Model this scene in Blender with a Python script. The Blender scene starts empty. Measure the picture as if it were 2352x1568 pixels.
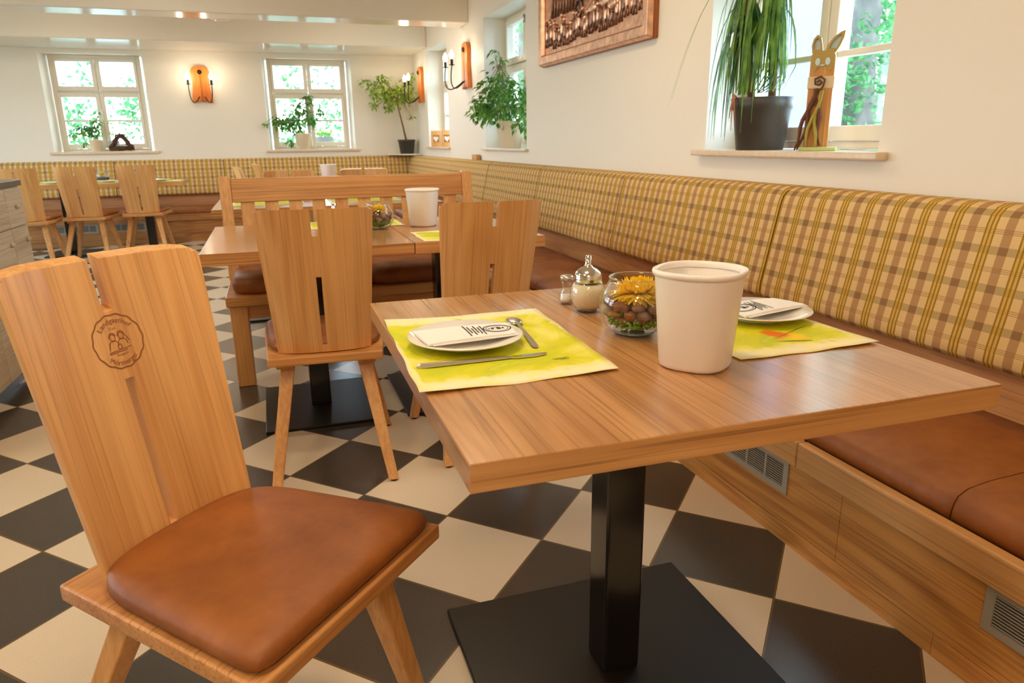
import bpy, bmesh, math, random
from mathutils import Vector, Matrix
random.seed(7)
PI = math.pi
sc = bpy.context.scene
COL = sc.collection

# ------------------------------------------------------------------ node helpers
def new_mat(name):
    m = bpy.data.materials.new(name); m.use_nodes = True
    nt = m.node_tree
    b = nt.nodes.get('Principled BSDF')
    return m, nt, b
def N(nt, typ, **kw):
    n = nt.nodes.new(typ)
    for k, v in kw.items():
        if k.startswith('i_'):
            key = k[2:]
            key = int(key) if key.isdigit() else key.replace('_', ' ')
            n.inputs[key].default_value = v
        else: setattr(n, k, v)
    return n
def L(nt, a, b): nt.links.new(a, b)
def math_(nt, op, a, b=None, c=None, clamp=False):
    n = nt.nodes.new('ShaderNodeMath'); n.operation = op; n.use_clamp = clamp
    for i, v in enumerate((a, b, c)):
        if v is None: continue
        if isinstance(v, (int, float)): n.inputs[i].default_value = v
        else: nt.links.new(v, n.inputs[i])
    return n.outputs[0]
def mixc(nt, f, a, b, mode='MIX'):
    n = nt.nodes.new('ShaderNodeMix'); n.data_type = 'RGBA'; n.blend_type = mode
    for key, v in ((0, f), (6, a), (7, b)):
        if isinstance(v, (int, float)): n.inputs[key].default_value = v
        elif isinstance(v, tuple): n.inputs[key].default_value = (*v, 1) if len(v) == 3 else v
        else: nt.links.new(v, n.inputs[key])
    return n.outputs[2]
def ramp(nt, f, stops):
    n = nt.nodes.new('ShaderNodeValToRGB'); cr = n.color_ramp
    while len(cr.elements) < len(stops): cr.elements.new(0.5)
    for e, (p, c) in zip(cr.elements, stops):
        e.position = p; e.color = (*c, 1) if len(c) == 3 else c
    nt.links.new(f, n.inputs[0]); return n.outputs[0]
def srgb(r, g, b):
    f = lambda c: (c/255/12.92) if c/255 <= 0.04045 else ((c/255+0.055)/1.055)**2.4
    return (f(r), f(g), f(b))
def plain(name, col, rough=0.5, metal=0.0, spec=0.5, noise=0.0, nscale=20, bump=0.0, coat=0.0):
    m, nt, b = new_mat(name)
    b.inputs['Base Color'].default_value = (*col, 1); b.inputs['Roughness'].default_value = rough
    b.inputs['Metallic'].default_value = metal; b.inputs['Specular IOR Level'].default_value = spec
    if coat: b.inputs['Coat Weight'].default_value = coat
    if noise or bump:
        tc = N(nt, 'ShaderNodeTexCoord'); nz = N(nt, 'ShaderNodeTexNoise', i_Scale=nscale, i_Detail=4.0)
        L(nt, tc.outputs['Object'], nz.inputs['Vector'])
        if noise:
            d = tuple(c*(1-noise) for c in col); u = tuple(min(1, c*(1+noise)) for c in col)
            L(nt, ramp(nt, nz.outputs[0], [(0.3, d), (0.7, u)]), b.inputs['Base Color'])
        if bump:
            bp = N(nt, 'ShaderNodeBump', i_Strength=bump, i_Distance=0.002); L(nt, nz.outputs[0], bp.inputs['Height']); L(nt, bp.outputs[0], b.inputs['Normal'])
    return m
def emit(name, col, s):
    m = bpy.data.materials.new(name); m.use_nodes = True; nt = m.node_tree; nt.nodes.clear()
    e = N(nt, 'ShaderNodeEmission', i_Strength=s); e.inputs[0].default_value = (*col, 1)
    o = N(nt, 'ShaderNodeOutputMaterial'); L(nt, e.outputs[0], o.inputs[0]); return m
def glass(name, tint=(1, 1, 1), refl=1.0, rough=0.0):
    m = bpy.data.materials.new(name); m.use_nodes = True; nt = m.node_tree; nt.nodes.clear()
    t = N(nt, 'ShaderNodeBsdfTransparent'); t.inputs[0].default_value = (*tint, 1)
    g = N(nt, 'ShaderNodeBsdfGlossy', i_Roughness=rough)
    fr = N(nt, 'ShaderNodeLayerWeight', i_Blend=0.5); f = math_(nt, 'MULTIPLY', math_(nt, 'MULTIPLY_ADD', math_(nt, 'POWER', fr.outputs['Facing'], 4.0), 0.9, 0.035), refl, clamp=True)
    mx = N(nt, 'ShaderNodeMixShader'); L(nt, f, mx.inputs[0]); L(nt, t.outputs[0], mx.inputs[1]); L(nt, g.outputs[0], mx.inputs[2])
    o = N(nt, 'ShaderNodeOutputMaterial'); L(nt, mx.outputs[0], o.inputs[0]); return m
def wood(name, light, dark, axis=2, rough=0.42, tone=1.0, pores=0.5, knots=False, rnd=True, ring=0.4, gs=1.0, tilt=0.0):
    m, nt, b = new_mat(name)
    tc = N(nt, 'ShaderNodeTexCoord')
    co = tc.outputs['Object']
    if tilt:
        vr = N(nt, 'ShaderNodeVectorRotate', rotation_type='X_AXIS'); vr.inputs['Angle'].default_value = tilt; L(nt, co, vr.inputs['Vector']); co = vr.outputs[0]
    if rnd:
        oi = N(nt, 'ShaderNodeObjectInfo'); r = math_(nt, 'MULTIPLY', oi.outputs['Random'], 9.0)
        va = N(nt, 'ShaderNodeVectorMath', operation='ADD'); L(nt, co, va.inputs[0]); L(nt, r, va.inputs[1]); co = va.outputs[0]
    def stretched(k, loc=(0, 0, 0)):
        mp = N(nt, 'ShaderNodeMapping'); s = [gs, gs, gs]; s[axis] = k*gs; mp.inputs['Scale'].default_value = s
        mp.inputs['Location'].default_value = loc; L(nt, co, mp.inputs[0]); return mp.outputs[0]
    n1 = N(nt, 'ShaderNodeTexNoise', i_Scale=11.0, i_Detail=4.0, i_Distortion=0.4); L(nt, stretched(0.07), n1.inputs['Vector'])
    n2 = N(nt, 'ShaderNodeTexNoise', i_Scale=4.2, i_Detail=1.0, i_Distortion=0.25); L(nt, stretched(0.11, (3, 1, 2)), n2.inputs['Vector'])
    rg = math_(nt, 'SINE', math_(nt, 'MULTIPLY', n2.outputs[0], 110.0))
    rg = math_(nt, 'MULTIPLY_ADD', rg, 0.5, 0.5)
    n3 = N(nt, 'ShaderNodeTexNoise', i_Scale=170.0, i_Detail=1.5); L(nt, stretched(0.012), n3.inputs['Vector'])
    n5 = N(nt, 'ShaderNodeTexNoise', i_Scale=95.0, i_Detail=3.0); L(nt, stretched(0.010, (1, 4, 0)), n5.inputs['Vector'])
    n4 = N(nt, 'ShaderNodeTexNoise', i_Scale=3.0, i_Detail=2.0); L(nt, co, n4.inputs['Vector'])
    f = math_(nt, 'ADD', math_(nt, 'MULTIPLY', n1.outputs[0], 0.75), math_(nt, 'MULTIPLY', rg, 0.22*ring))
    f = math_(nt, 'ADD', f, math_(nt, 'MULTIPLY', n5.outputs[0], 0.46))
    f = math_(nt, 'ADD', f, math_(nt, 'MULTIPLY', n4.outputs[0], 0.25))
    c = ramp(nt, f, [(0.52, dark), (0.70, tuple((a+d)/2 for a, d in zip(light, dark))), (0.92, light)])
    pm = ramp(nt, n3.outputs[0], [(0.32, (1, 1, 1)), (0.46, (0, 0, 0))])
    c = mixc(nt, math_(nt, 'MULTIPLY', pm, pores), c, tuple(d*0.62 for d in dark))
    if knots:
        vo = N(nt, 'ShaderNodeTexVoronoi', i_Scale=4.6); vo.feature = 'F1'; L(nt, stretched(0.62), vo.inputs['Vector'])
        nn = N(nt, 'ShaderNodeTexNoise', i_Scale=60.0); L(nt, co, nn.inputs['Vector'])
        dd = math_(nt, 'ADD', vo.outputs['Distance'], math_(nt, 'MULTIPLY', nn.outputs[0], 0.05))
        k = ramp(nt, dd, [(0.035, (1, 1, 1)), (0.085, (0, 0, 0))])
        c = mixc(nt, math_(nt, 'MULTIPLY', k, 0.7), c, tuple(d*0.4 for d in dark))
    L(nt, c, b.inputs['Base Color'])
    b.inputs['Roughness'].default_value = rough
    bp = N(nt, 'ShaderNodeBump', i_Strength=0.12, i_Distance=0.001); L(nt, n3.outputs[0], bp.inputs['Height']); L(nt, bp.outputs[0], b.inputs['Normal'])
    return m

# ------------------------------------------------------------------ mesh helpers
def box(bm, x0, x1, y0, y1, z0, z1, mi=0, M=None):
    P = [(x0, y0, z0), (x1, y0, z0), (x1, y1, z0), (x0, y1, z0), (x0, y0, z1), (x1, y0, z1), (x1, y1, z1), (x0, y1, z1)]
    v = [bm.verts.new(M @ Vector(p) if M else p) for p in P]
    for f in ((0, 3, 2, 1), (4, 5, 6, 7), (0, 1, 5, 4), (1, 2, 6, 5), (2, 3, 7, 6), (3, 0, 4, 7)):
        fc = bm.faces.new([v[i] for i in f]); fc.material_index = mi
def loft(bm, loops, cap0=True, cap1=True, smooth=False, mi=0):
    R = [[bm.verts.new(p) for p in lp] for lp in loops]; n = len(R[0])
    for a, b in zip(R, R[1:]):
        for i in range(n):
            f = bm.faces.new((a[i], a[(i+1) % n], b[(i+1) % n], b[i])); f.smooth = smooth; f.material_index = mi
    if cap0: f = bm.faces.new(R[0][::-1]); f.material_index = mi; f.smooth = smooth
    if cap1: f = bm.faces.new(R[-1]); f.material_index = mi; f.smooth = smooth
    return R
def lathe(bm, prof, n=32, c=(0, 0, 0), smooth=True, cap0=True, cap1=True, sq=2.0, rot=0.0, mi=0):
    loops = []
    for r, z in prof:
        lp = []
        for i in range(n):
            a = 2*PI*i/n; k = (abs(math.cos(a))**sq+abs(math.sin(a))**sq)**(-1/sq)
            lp.append((c[0]+r*k*math.cos(a+rot), c[1]+r*k*math.sin(a+rot), c[2]+z))
        loops.append(lp)
    return loft(bm, loops, cap0, cap1, smooth, mi)
def tube(bm, pts, r, n=8, smooth=True, mi=0):
    pts = [Vector(p) for p in pts]; rs = r if isinstance(r, (list, tuple)) else [r]*len(pts); loops = []
    for i, p in enumerate(pts):
        d = (pts[min(i+1, len(pts)-1)]-pts[max(i-1, 0)]).normalized()
        u = d.orthogonal().normalized() if i == 0 else (u-d*u.dot(d)).normalized()
        v = d.cross(u)
        loops.append([p+u*rs[i]*math.cos(2*PI*k/n)+v*rs[i]*math.sin(2*PI*k/n) for k in range(n)])
    loft(bm, loops, smooth=smooth, mi=mi)
def prism(bm, poly, fn, d0, d1, mi=0):
    """extrude a 2-D outline: fn(u, v, depth) -> point"""
    loft(bm, [[fn(u, v, d0) for u, v in poly], [fn(u, v, d1) for u, v in poly]], mi=mi)
def ball(bm, c, r, sx=1, sy=1, sz=1, seg=10, mi=0):
    st = max(5, seg//2+2)
    prof = [(max(1e-4, math.sin(PI*i/st)), -math.cos(PI*i/st)) for i in range(st+1)]
    loft(bm, [[(c[0]+r*sx*p*math.cos(2*PI*k/seg), c[1]+r*sy*p*math.sin(2*PI*k/seg), c[2]+r*sz*z) for k in range(seg)] for p, z in prof], smooth=True, mi=mi)
def obj(name, bm, mat=None, parent=None, bevel=0.0, seg=2, loc=None, recalc=True, smooth=False):
    me = bpy.data.meshes.new(name)
    if recalc: bmesh.ops.recalc_face_normals(bm, faces=bm.faces)
    if smooth:
        for f in bm.faces: f.smooth = True
    bm.to_mesh(me); bm.free()
    o = bpy.data.objects.new(name, me); COL.objects.link(o)
    for m in (mat if isinstance(mat, (list, tuple)) else [mat]):
        if m: me.materials.append(m)
    if parent: o.parent = parent
    if loc: o.location = loc
    if bevel:
        b = o.modifiers.new('bevel', 'BEVEL'); b.width = bevel; b.segments = seg; b.limit_method = 'ANGLE'; b.angle_limit = math.radians(40); b.harden_normals = False
    return o
def B(): return bmesh.new()
def boxobj(name, dims, mat, parent=None, bevel=0.0, **k):
    bm = B(); box(bm, *dims); return obj(name, bm, mat, parent, bevel, **k)
def tag(o, label, cat, group=None, kind=None):
    o['label'] = label; o['category'] = cat
    if group: o['group'] = group
    if kind: o['kind'] = kind
    return o
def thing(name, label, cat, loc=(0, 0, 0), rz=0.0, group=None):
    o = bpy.data.objects.new(name, None); COL.objects.link(o); o.location = loc; o.rotation_euler = (0, 0, rz); o.empty_display_size = 0.1
    return tag(o, label, cat, group)
def struct(o): o['kind'] = 'structure'; return o
def dup(root, loc, rz, label, group=None):
    r = root.copy(); COL.objects.link(r); r.location = loc; r.rotation_euler = (0, 0, rz); r['label'] = label
    if group: r['group'] = group
    for ch in list(root.children):
        c = ch.copy(); COL.objects.link(c); c.parent = r
        for g in list(ch.children):
            d = g.copy(); COL.objects.link(d); d.parent = c
    return r

# ------------------------------------------------------------------ materials
OAKL, OAKD = srgb(222, 170, 108), srgb(178, 118, 62)
M_oak_z = wood('oak_upright', srgb(232, 176, 110), srgb(192, 128, 68), axis=2, rough=0.36, pores=0.25, ring=0.25)
M_oak_x = wood('oak_lengthwise', srgb(220, 160, 96), srgb(176, 112, 56), axis=0, rough=0.38)
M_oak_y = wood('oak_crosswise', srgb(218, 158, 96), srgb(176, 112, 56), axis=1, rough=0.38)
BK = dict(axis=2, rough=0.34, ring=0.5, pores=0.34)
M_back = wood('oak_chair_back', srgb(238, 184, 118), srgb(204, 142, 80), tilt=-0.2715, **BK)
M_back_near = wood('oak_near_chair_back', srgb(238, 184, 118), srgb(204, 142, 80), tilt=-0.2127, **BK)
M_top = wood('oak_tabletop', srgb(200, 148, 94), srgb(158, 106, 58), axis=1, rough=0.26, knots=True, pores=0.5, ring=0.55)
_b = M_top.node_tree.nodes['Principled BSDF']; _b.inputs['Coat Weight'].default_value = 0.55; _b.inputs['Coat Roughness'].default_value = 0.16
M_topedge = wood('oak_tabletop_edge', srgb(222, 166, 104), srgb(176, 116, 62), axis=0, rough=0.4, pores=0.7)
M_rail = wood('oak_bench_rail', srgb(218, 164, 102), srgb(184, 126, 68), axis=1, rough=0.4)
M_panel = wood('oak_bench_panel', srgb(216, 152, 80), srgb(164, 100, 46), axis=1, rough=0.4, ring=1.2)
M_panel_x = wood('oak_far_bench_panel', srgb(196, 134, 76), srgb(146, 90, 46), axis=0, rough=0.4, ring=1.0)
M_board = wood('oak_back_board', srgb(206, 150, 96), srgb(168, 112, 62), axis=1, rough=0.4)
M_board_x = wood('oak_far_back_board', srgb(196, 140, 96), srgb(156, 102, 62), axis=0, rough=0.4)
M_greywood = wood('grey_limed_wood', srgb(218, 200, 172), srgb(182, 160, 130), axis=1, rough=0.5, knots=True)
M_sconcewood = wood('orange_stained_wood', srgb(236, 140, 54), srgb(190, 92, 26), axis=2, rough=0.35)
M_redwood = wood('brown_stained_wood', srgb(176, 98, 40), srgb(120, 56, 20), axis=2, rough=0.4)
M_plankwood = wood('hare_plank_wood', srgb(224, 166, 96), srgb(190, 122, 60), axis=2, rough=0.5)

def leather(name, c, d):
    m, nt, b = new_mat(name); tc = N(nt, 'ShaderNodeTexCoord')
    a = N(nt, 'ShaderNodeTexNoise', i_Scale=7.0, i_Detail=6.0, i_Roughness=0.62); L(nt, tc.outputs['Object'], a.inputs['Vector'])
    L(nt, ramp(nt, a.outputs[0], [(0.3, d), (0.72, c)]), b.inputs['Base Color'])
    v = N(nt, 'ShaderNodeTexVoronoi', i_Scale=420.0); L(nt, tc.outputs['Object'], v.inputs['Vector'])
    bp = N(nt, 'ShaderNodeBump', i_Strength=0.16, i_Distance=0.001); L(nt, v.outputs['Distance'], bp.inputs['Height']); L(nt, bp.outputs[0], b.inputs['Normal'])
    rr = ramp(nt, a.outputs[0], [(0.3, (0.55,)*3), (0.7, (0.46,)*3)]); L(nt, rr, b.inputs['Roughness'])
    return m
M_leather = leather('cognac_leather', srgb(164, 98, 42), srgb(126, 68, 22))
M_leather_far = leather('dark_cognac_leather', srgb(150, 82, 44), srgb(112, 56, 28))

def plaid(name):
    m, nt, b = new_mat(name); tc = N(nt, 'ShaderNodeUVMap'); sp = N(nt, 'ShaderNodeSeparateXYZ'); L(nt, tc.outputs[0], sp.inputs[0])
    P = 0.1065
    u = math_(nt, 'FRACT', math_(nt, 'DIVIDE', sp.outputs[0], P)); v = math_(nt, 'FRACT', math_(nt, 'DIVIDE', sp.outputs[1], 0.101))
    def band(x, c, w):                                # 1 inside |x-c| < w
        return math_(nt, 'LESS_THAN', math_(nt, 'ABSOLUTE', math_(nt, 'SUBTRACT', x, c)), w)
    base = srgb(226, 190, 132)
    col = mixc(nt, math_(nt, 'MULTIPLY', band(v, 0.25, 0.11), 0.75), base, srgb(172, 146, 96))     # broad grey-green weft band
    for c in (0.70, 0.75, 0.80): col = mixc(nt, math_(nt, 'MULTIPLY', band(v, c, 0.014), 0.55), col, srgb(160, 112, 66))
    col = mixc(nt, math_(nt, 'MULTIPLY', band(u, 0.75, 0.125), 0.66), col, srgb(156, 106, 66))        # brown warp band
    col = mixc(nt, math_(nt, 'MULTIPLY', band(u, 0.25, 0.145), 0.62), col, srgb(208, 156, 38))        # mustard ground
    for c in (0.135, 0.25, 0.365): col = mixc(nt, math_(nt, 'MULTIPLY', band(u, c, 0.024), 0.85), col, srgb(142, 108, 10))
    cr = math_(nt, 'MULTIPLY', band(v, 0.25, 0.105), band(u, 0.75, 0.125))
    col = mixc(nt, math_(nt, 'MULTIPLY', cr, 0.35), col, srgb(112, 74, 46))
    L(nt, col, b.inputs['Base Color']); b.inputs['Roughness'].default_value = 0.85; b.inputs['Specular IOR Level'].default_value = 0.2
    wv = N(nt, 'ShaderNodeTexNoise', i_Scale=900.0); L(nt, tc.outputs[0], wv.inputs['Vector'])
    bp = N(nt, 'ShaderNodeBump', i_Strength=0.25, i_Distance=0.001); L(nt, wv.outputs[0], bp.inputs['Height']); L(nt, bp.outputs[0], b.inputs['Normal'])
    return m
M_plaid = plaid('plaid_upholstery')

def floor_mat():
    m, nt, b = new_mat('checker_tiles'); tc = N(nt, 'ShaderNodeTexCoord'); sp = N(nt, 'ShaderNodeSeparateXYZ'); L(nt, tc.outputs['Object'], sp.inputs[0])
    e1, e2, p0 = (0.2315, 0.2415), (0.227, -0.2265), (1.104, 1.263)
    det = e1[0]*e2[1]-e1[1]*e2[0]
    dx = math_(nt, 'SUBTRACT', sp.outputs[0], p0[0]); dy = math_(nt, 'SUBTRACT', sp.outputs[1], p0[1])
    a = math_(nt, 'ADD', math_(nt, 'MULTIPLY', dx, e2[1]/det), math_(nt, 'MULTIPLY', dy, -e2[0]/det))
    c = math_(nt, 'ADD', math_(nt, 'MULTIPLY', dx, -e1[1]/det), math_(nt, 'MULTIPLY', dy, e1[0]/det))
    s = math_(nt, 'ADD', math_(nt, 'FLOOR', a), math_(nt, 'FLOOR', c))
    odd = math_(nt, 'GREATER_THAN', math_(nt, 'FRACT', math_(nt, 'MULTIPLY', s, 0.5)), 0.25)
    fa = math_(nt, 'ABSOLUTE', math_(nt, 'SUBTRACT', math_(nt, 'FRACT', a), 0.5)); fc = math_(nt, 'ABSOLUTE', math_(nt, 'SUBTRACT', math_(nt, 'FRACT', c), 0.5))
    edge = math_(nt, 'GREATER_THAN', math_(nt, 'MAXIMUM', fa, fc), 0.4915)
    n1 = N(nt, 'ShaderNodeTexNoise', i_Scale=480.0, i_Detail=2.0); L(nt, tc.outputs['Object'], n1.inputs['Vector'])
    n2 = N(nt, 'ShaderNodeTexNoise', i_Scale=2.2, i_Detail=3.0); L(nt, tc.outputs['Object'], n2.inputs['Vector'])
    lt = ramp(nt, n1.outputs[0], [(0.35, srgb(222, 202, 172)), (0.6, srgb(238, 221, 194))])
    dk = ramp(nt, n1.outputs[0], [(0.35, srgb(62, 56, 50)), (0.68, srgb(92, 84, 75))])
    col = mixc(nt, odd, lt, dk); col = mixc(nt, math_(nt, 'MULTIPLY', n2.outputs[0], 0.16), col, srgb(120, 100, 80), 'MULTIPLY')
    col = mixc(nt, edge, col, srgb(108, 88, 58)); L(nt, col, b.inputs['Base Color'])
    L(nt, math_(nt, 'MULTIPLY_ADD', n1.outputs[0], 0.12, 0.16), b.inputs['Roughness'])
    bp = N(nt, 'ShaderNodeBump', i_Strength=0.35, i_Distance=0.0015); L(nt, math_(nt, 'SUBTRACT', 1.0, edge), bp.inputs['Height']); L(nt, bp.outputs[0], b.inputs['Normal'])
    return m
M_floor = floor_mat()
M_wall = plain('white_plaster', srgb(240, 231, 216), 0.5, spec=0.35, bump=0.08, nscale=60)
M_ceil = plain('cream_gloss_paint', srgb(232, 224, 208), 0.16, spec=0.5)
M_ceilmatt = plain('cream_ceiling_paint', srgb(232, 222, 204), 0.6)
M_winframe = plain('cream_window_paint', srgb(236, 226, 208), 0.35)
M_sill = plain('beige_stone_sill', srgb(228, 206, 178), 0.25, noise=0.06, nscale=40)
M_pane = glass('window_glass', (0.97, 1.0, 0.99), 0.8)
M_clear = glass('clear_glass', (0.985, 0.992, 0.988), 1.25)
M_black = plain('black_lacquered_steel', srgb(24, 21, 18), 0.16, spec=0.6)
M_blackbase = plain('black_satin_base', srgb(26, 20, 15), 0.38, spec=0.3)
M_steel = plain('brushed_steel', (0.62, 0.58, 0.53), 0.28, metal=1.0)
M_chrome = plain('polished_steel', (0.75, 0.72, 0.66), 0.16, metal=1.0)
M_white = plain('white_porcelain', srgb(244, 238, 228), 0.12)
M_plastic = plain('white_plastic', srgb(244, 238, 232), 0.3)
M_paper = plain('white_paper', srgb(246, 243, 240), 0.8)
M_ink = plain('black_print', srgb(52, 48, 44), 0.7)
M_sugar = plain('white_sugar', srgb(244, 226, 196), 0.9, noise=0.05, nscale=300, bump=0.3)
M_bark = plain('brown_bark', srgb(132, 80, 44), 0.6, noise=0.35, nscale=60, bump=0.5)
M_slate = plain('grey_brown_stone', srgb(134, 108, 92), 0.4, noise=0.3, nscale=50)
M_moss = plain('green_moss', srgb(104, 164, 24), 0.9, noise=0.35, nscale=120)
M_burn = plain('burnt_engraving', srgb(146, 84, 32), 0.6)
M_vent = plain('grey_metal_grille', srgb(176, 166, 148), 0.4, metal=0.2)
M_nearblack = plain('near_black', srgb(16, 13, 10), 0.9)  # for chair glides and the painted shade behind the vent slats
M_darktop = plain('dark_slate_top', srgb(84, 82, 74), 0.25)
M_potdark = plain('anthracite_plastic', srgb(68, 62, 56), 0.45)
M_potcream = plain('cream_ceramic', srgb(240, 222, 192), 0.3)
M_soil = plain('dark_soil', srgb(58, 42, 28), 0.95, noise=0.3, nscale=90)
M_bulb = emit('glowing_bulb', (1.0, 0.84, 0.62), 55.0)
M_lampglow = emit('lit_lamp_diffuser', (1.0, 0.785, 0.53), 30.0)
M_lampfill = emit('neutral_fill_diffuser', (1.0, 0.88, 0.74), 27.0)  # neutral glow of the lamps added as fill
M_copper = plain('beaten_copper', srgb(226, 180, 152), 0.36, metal=1.0, noise=0.24, nscale=26, bump=0.6)
M_copperdk = plain('patinated_copper', srgb(146, 112, 96), 0.42, metal=1.0, noise=0.4, nscale=40)
M_iron = plain('black_iron', srgb(40, 34, 32), 0.5, metal=0.6)
M_paving = plain('grey_paving', srgb(150, 152, 142), 0.9, noise=0.1, nscale=3)  # paved ground, kept pale so ceiling reflections stay neutral
M_trunk = plain('tree_bark', srgb(104, 98, 92), 0.9, noise=0.3, nscale=8)
M_render = plain('pale_outside_render', srgb(112, 110, 130), 0.8)
M_stem = plain('plant_stem', srgb(138, 104, 66), 0.8, noise=0.25, nscale=60)
def leafmat(name, a, c, tr=0.35):
    m, nt, b = new_mat(name); tc = N(nt, 'ShaderNodeTexCoord'); nz = N(nt, 'ShaderNodeTexNoise', i_Scale=16.0, i_Detail=2.0); L(nt, tc.outputs['Object'], nz.inputs['Vector'])
    col = ramp(nt, nz.outputs[0], [(0.32, a), (0.68, c)]); L(nt, col, b.inputs['Base Color']); b.inputs['Roughness'].default_value = 0.4
    t = N(nt, 'ShaderNodeBsdfTranslucent'); L(nt, col, t.inputs[0]); mx = N(nt, 'ShaderNodeMixShader', i_0=tr)
    out = [n for n in nt.nodes if n.type == 'OUTPUT_MATERIAL'][0]
    L(nt, b.outputs[0], mx.inputs[1]); L(nt, t.outputs[0], mx.inputs[2]); L(nt, mx.outputs[0], out.inputs[0]); return m
M_ficus = leafmat('ficus_leaves', srgb(44, 104, 34), srgb(124, 172, 66))
M_yucca = leafmat('strap_leaves', srgb(44, 92, 26), srgb(122, 160, 60), 0.25)
M_yellow = leafmat('yellow_petals', srgb(255, 214, 14), srgb(255, 230, 70), 0.45)
M_lime = leafmat('lime_leaves', srgb(110, 150, 40), srgb(190, 206, 84), 0.45)
M_treeleaf = leafmat('tree_leaves', srgb(48, 104, 62), srgb(96, 148, 84), 0.5)

def mat_placemat(name, flower=None):
    """lime wash with a torn-looking cream border; object coords: x in 0..w, y in 0..h (metres)"""
    m, nt, b = new_mat(name); tc = N(nt, 'ShaderNodeTexCoord'); sp = N(nt, 'ShaderNodeSeparateXYZ'); L(nt, tc.outputs['Generated'], sp.inputs[0])
    n1 = N(nt, 'ShaderNodeTexNoise', i_Scale=26.0, i_Detail=5.0); L(nt, tc.outputs['Object'], n1.inputs['Vector'])
    n2 = N(nt, 'ShaderNodeTexNoise', i_Scale=7.0, i_Detail=4.0, i_Distortion=1.2); L(nt, tc.outputs['Object'], n2.inputs['Vector'])
    ex = math_(nt, 'SUBTRACT', 0.5, math_(nt, 'ABSOLUTE', math_(nt, 'SUBTRACT', sp.outputs[0], 0.5)))
    ey = math_(nt, 'SUBTRACT', 0.5, math_(nt, 'ABSOLUTE', math_(nt, 'SUBTRACT', sp.outputs[1], 0.5)))
    d = math_(nt, 'MINIMUM', math_(nt, 'MULTIPLY', ex, 2.6), ey)
    d = math_(nt, 'ADD', d, math_(nt, 'MULTIPLY', math_(nt, 'SUBTRACT', n1.outputs[0], 0.5), 0.16))
    k = ramp(nt, d, [(0.085, (0, 0, 0)), (0.125, (1, 1, 1))])
    lime = ramp(nt, n2.outputs[0], [(0.34, srgb(242, 234, 118)), (0.47, srgb(222, 218, 16)), (0.62, srgb(200, 208, 16)), (0.75, srgb(236, 228, 80))])
    cream = ramp(nt, n1.outputs[0], [(0.3, srgb(250, 238, 150)), (0.65, srgb(250, 242, 206))])
    col = mixc(nt, k, cream, lime)
    if flower:
        fl = N(nt, 'ShaderNodeCombineXYZ'); L(nt, sp.outputs[0], fl.inputs[0]); L(nt, sp.outputs[1], fl.inputs[1])
        vm = N(nt, 'ShaderNodeVectorMath', operation='DISTANCE'); L(nt, fl.outputs[0], vm.inputs[0]); vm.inputs[1].default_value = (flower[0], flower[1], 0)
        df = math_(nt, 'ADD', vm.outputs['Value'], math_(nt, 'MULTIPLY', math_(nt, 'SUBTRACT', n1.outputs[0], 0.5), 0.2))
        kf = ramp(nt, df, [(0.06, (1, 1, 1)), (0.11, (0, 0, 0))]); col = mixc(nt, math_(nt, 'MULTIPLY', kf, 0.9), col, srgb(250, 206, 20))
        vm2 = N(nt, 'ShaderNodeVectorMath', operation='DISTANCE'); L(nt, fl.outputs[0], vm2.inputs[0]); vm2.inputs[1].default_value = (flower[0]-0.06, flower[1]+0.03, 0)
        d2 = math_(nt, 'ADD', vm2.outputs['Value'], math_(nt, 'MULTIPLY', math_(nt, 'SUBTRACT', n1.outputs[0], 0.5), 0.14))
        k2 = ramp(nt, d2, [(0.05, (1, 1, 1)), (0.085, (0, 0, 0))]); col = mixc(nt, k2, col, srgb(236, 124, 30))
    L(nt, col, b.inputs['Base Color']); b.inputs['Roughness'].default_value = 0.75; return m
M_mat1 = mat_placemat('lime_placemat_print')
M_mat2 = mat_placemat('lime_placemat_flower_print', (0.61, 0.23))

# ------------------------------------------------------------------ camera
cam = bpy.data.cameras.new('camera'); co = bpy.data.objects.new('camera', cam); COL.objects.link(co)
FPX = 1632.71; yaw, pit, rol = 0.319158, 0.276040, 0.0129056
cam.sensor_width = 36; cam.sensor_fit = 'HORIZONTAL'; cam.lens = FPX/2352*36
F = Vector((math.sin(yaw)*math.cos(pit), math.cos(yaw)*math.cos(pit), -math.sin(pit)))
F = Vector((-math.sin(-yaw)*math.cos(pit), math.cos(yaw)*math.cos(pit), -math.sin(pit)))
r0 = Vector((math.cos(yaw), -math.sin(yaw), 0)); d0 = F.cross(r0)
rr = math.cos(rol)*r0+math.sin(rol)*d0; dd = -math.sin(rol)*r0+math.cos(rol)*d0
co.matrix_world = Matrix(((rr.x, -dd.x, -F.x, 0), (rr.y, -dd.y, -F.y, 0), (rr.z, -dd.z, -F.z, 1.12), (0, 0, 0, 1)))
cam.clip_start = 0.02; cam.dof.use_dof = True; cam.dof.focus_distance = 1.45; cam.dof.aperture_fstop = 9.0
sc.camera = co

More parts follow.
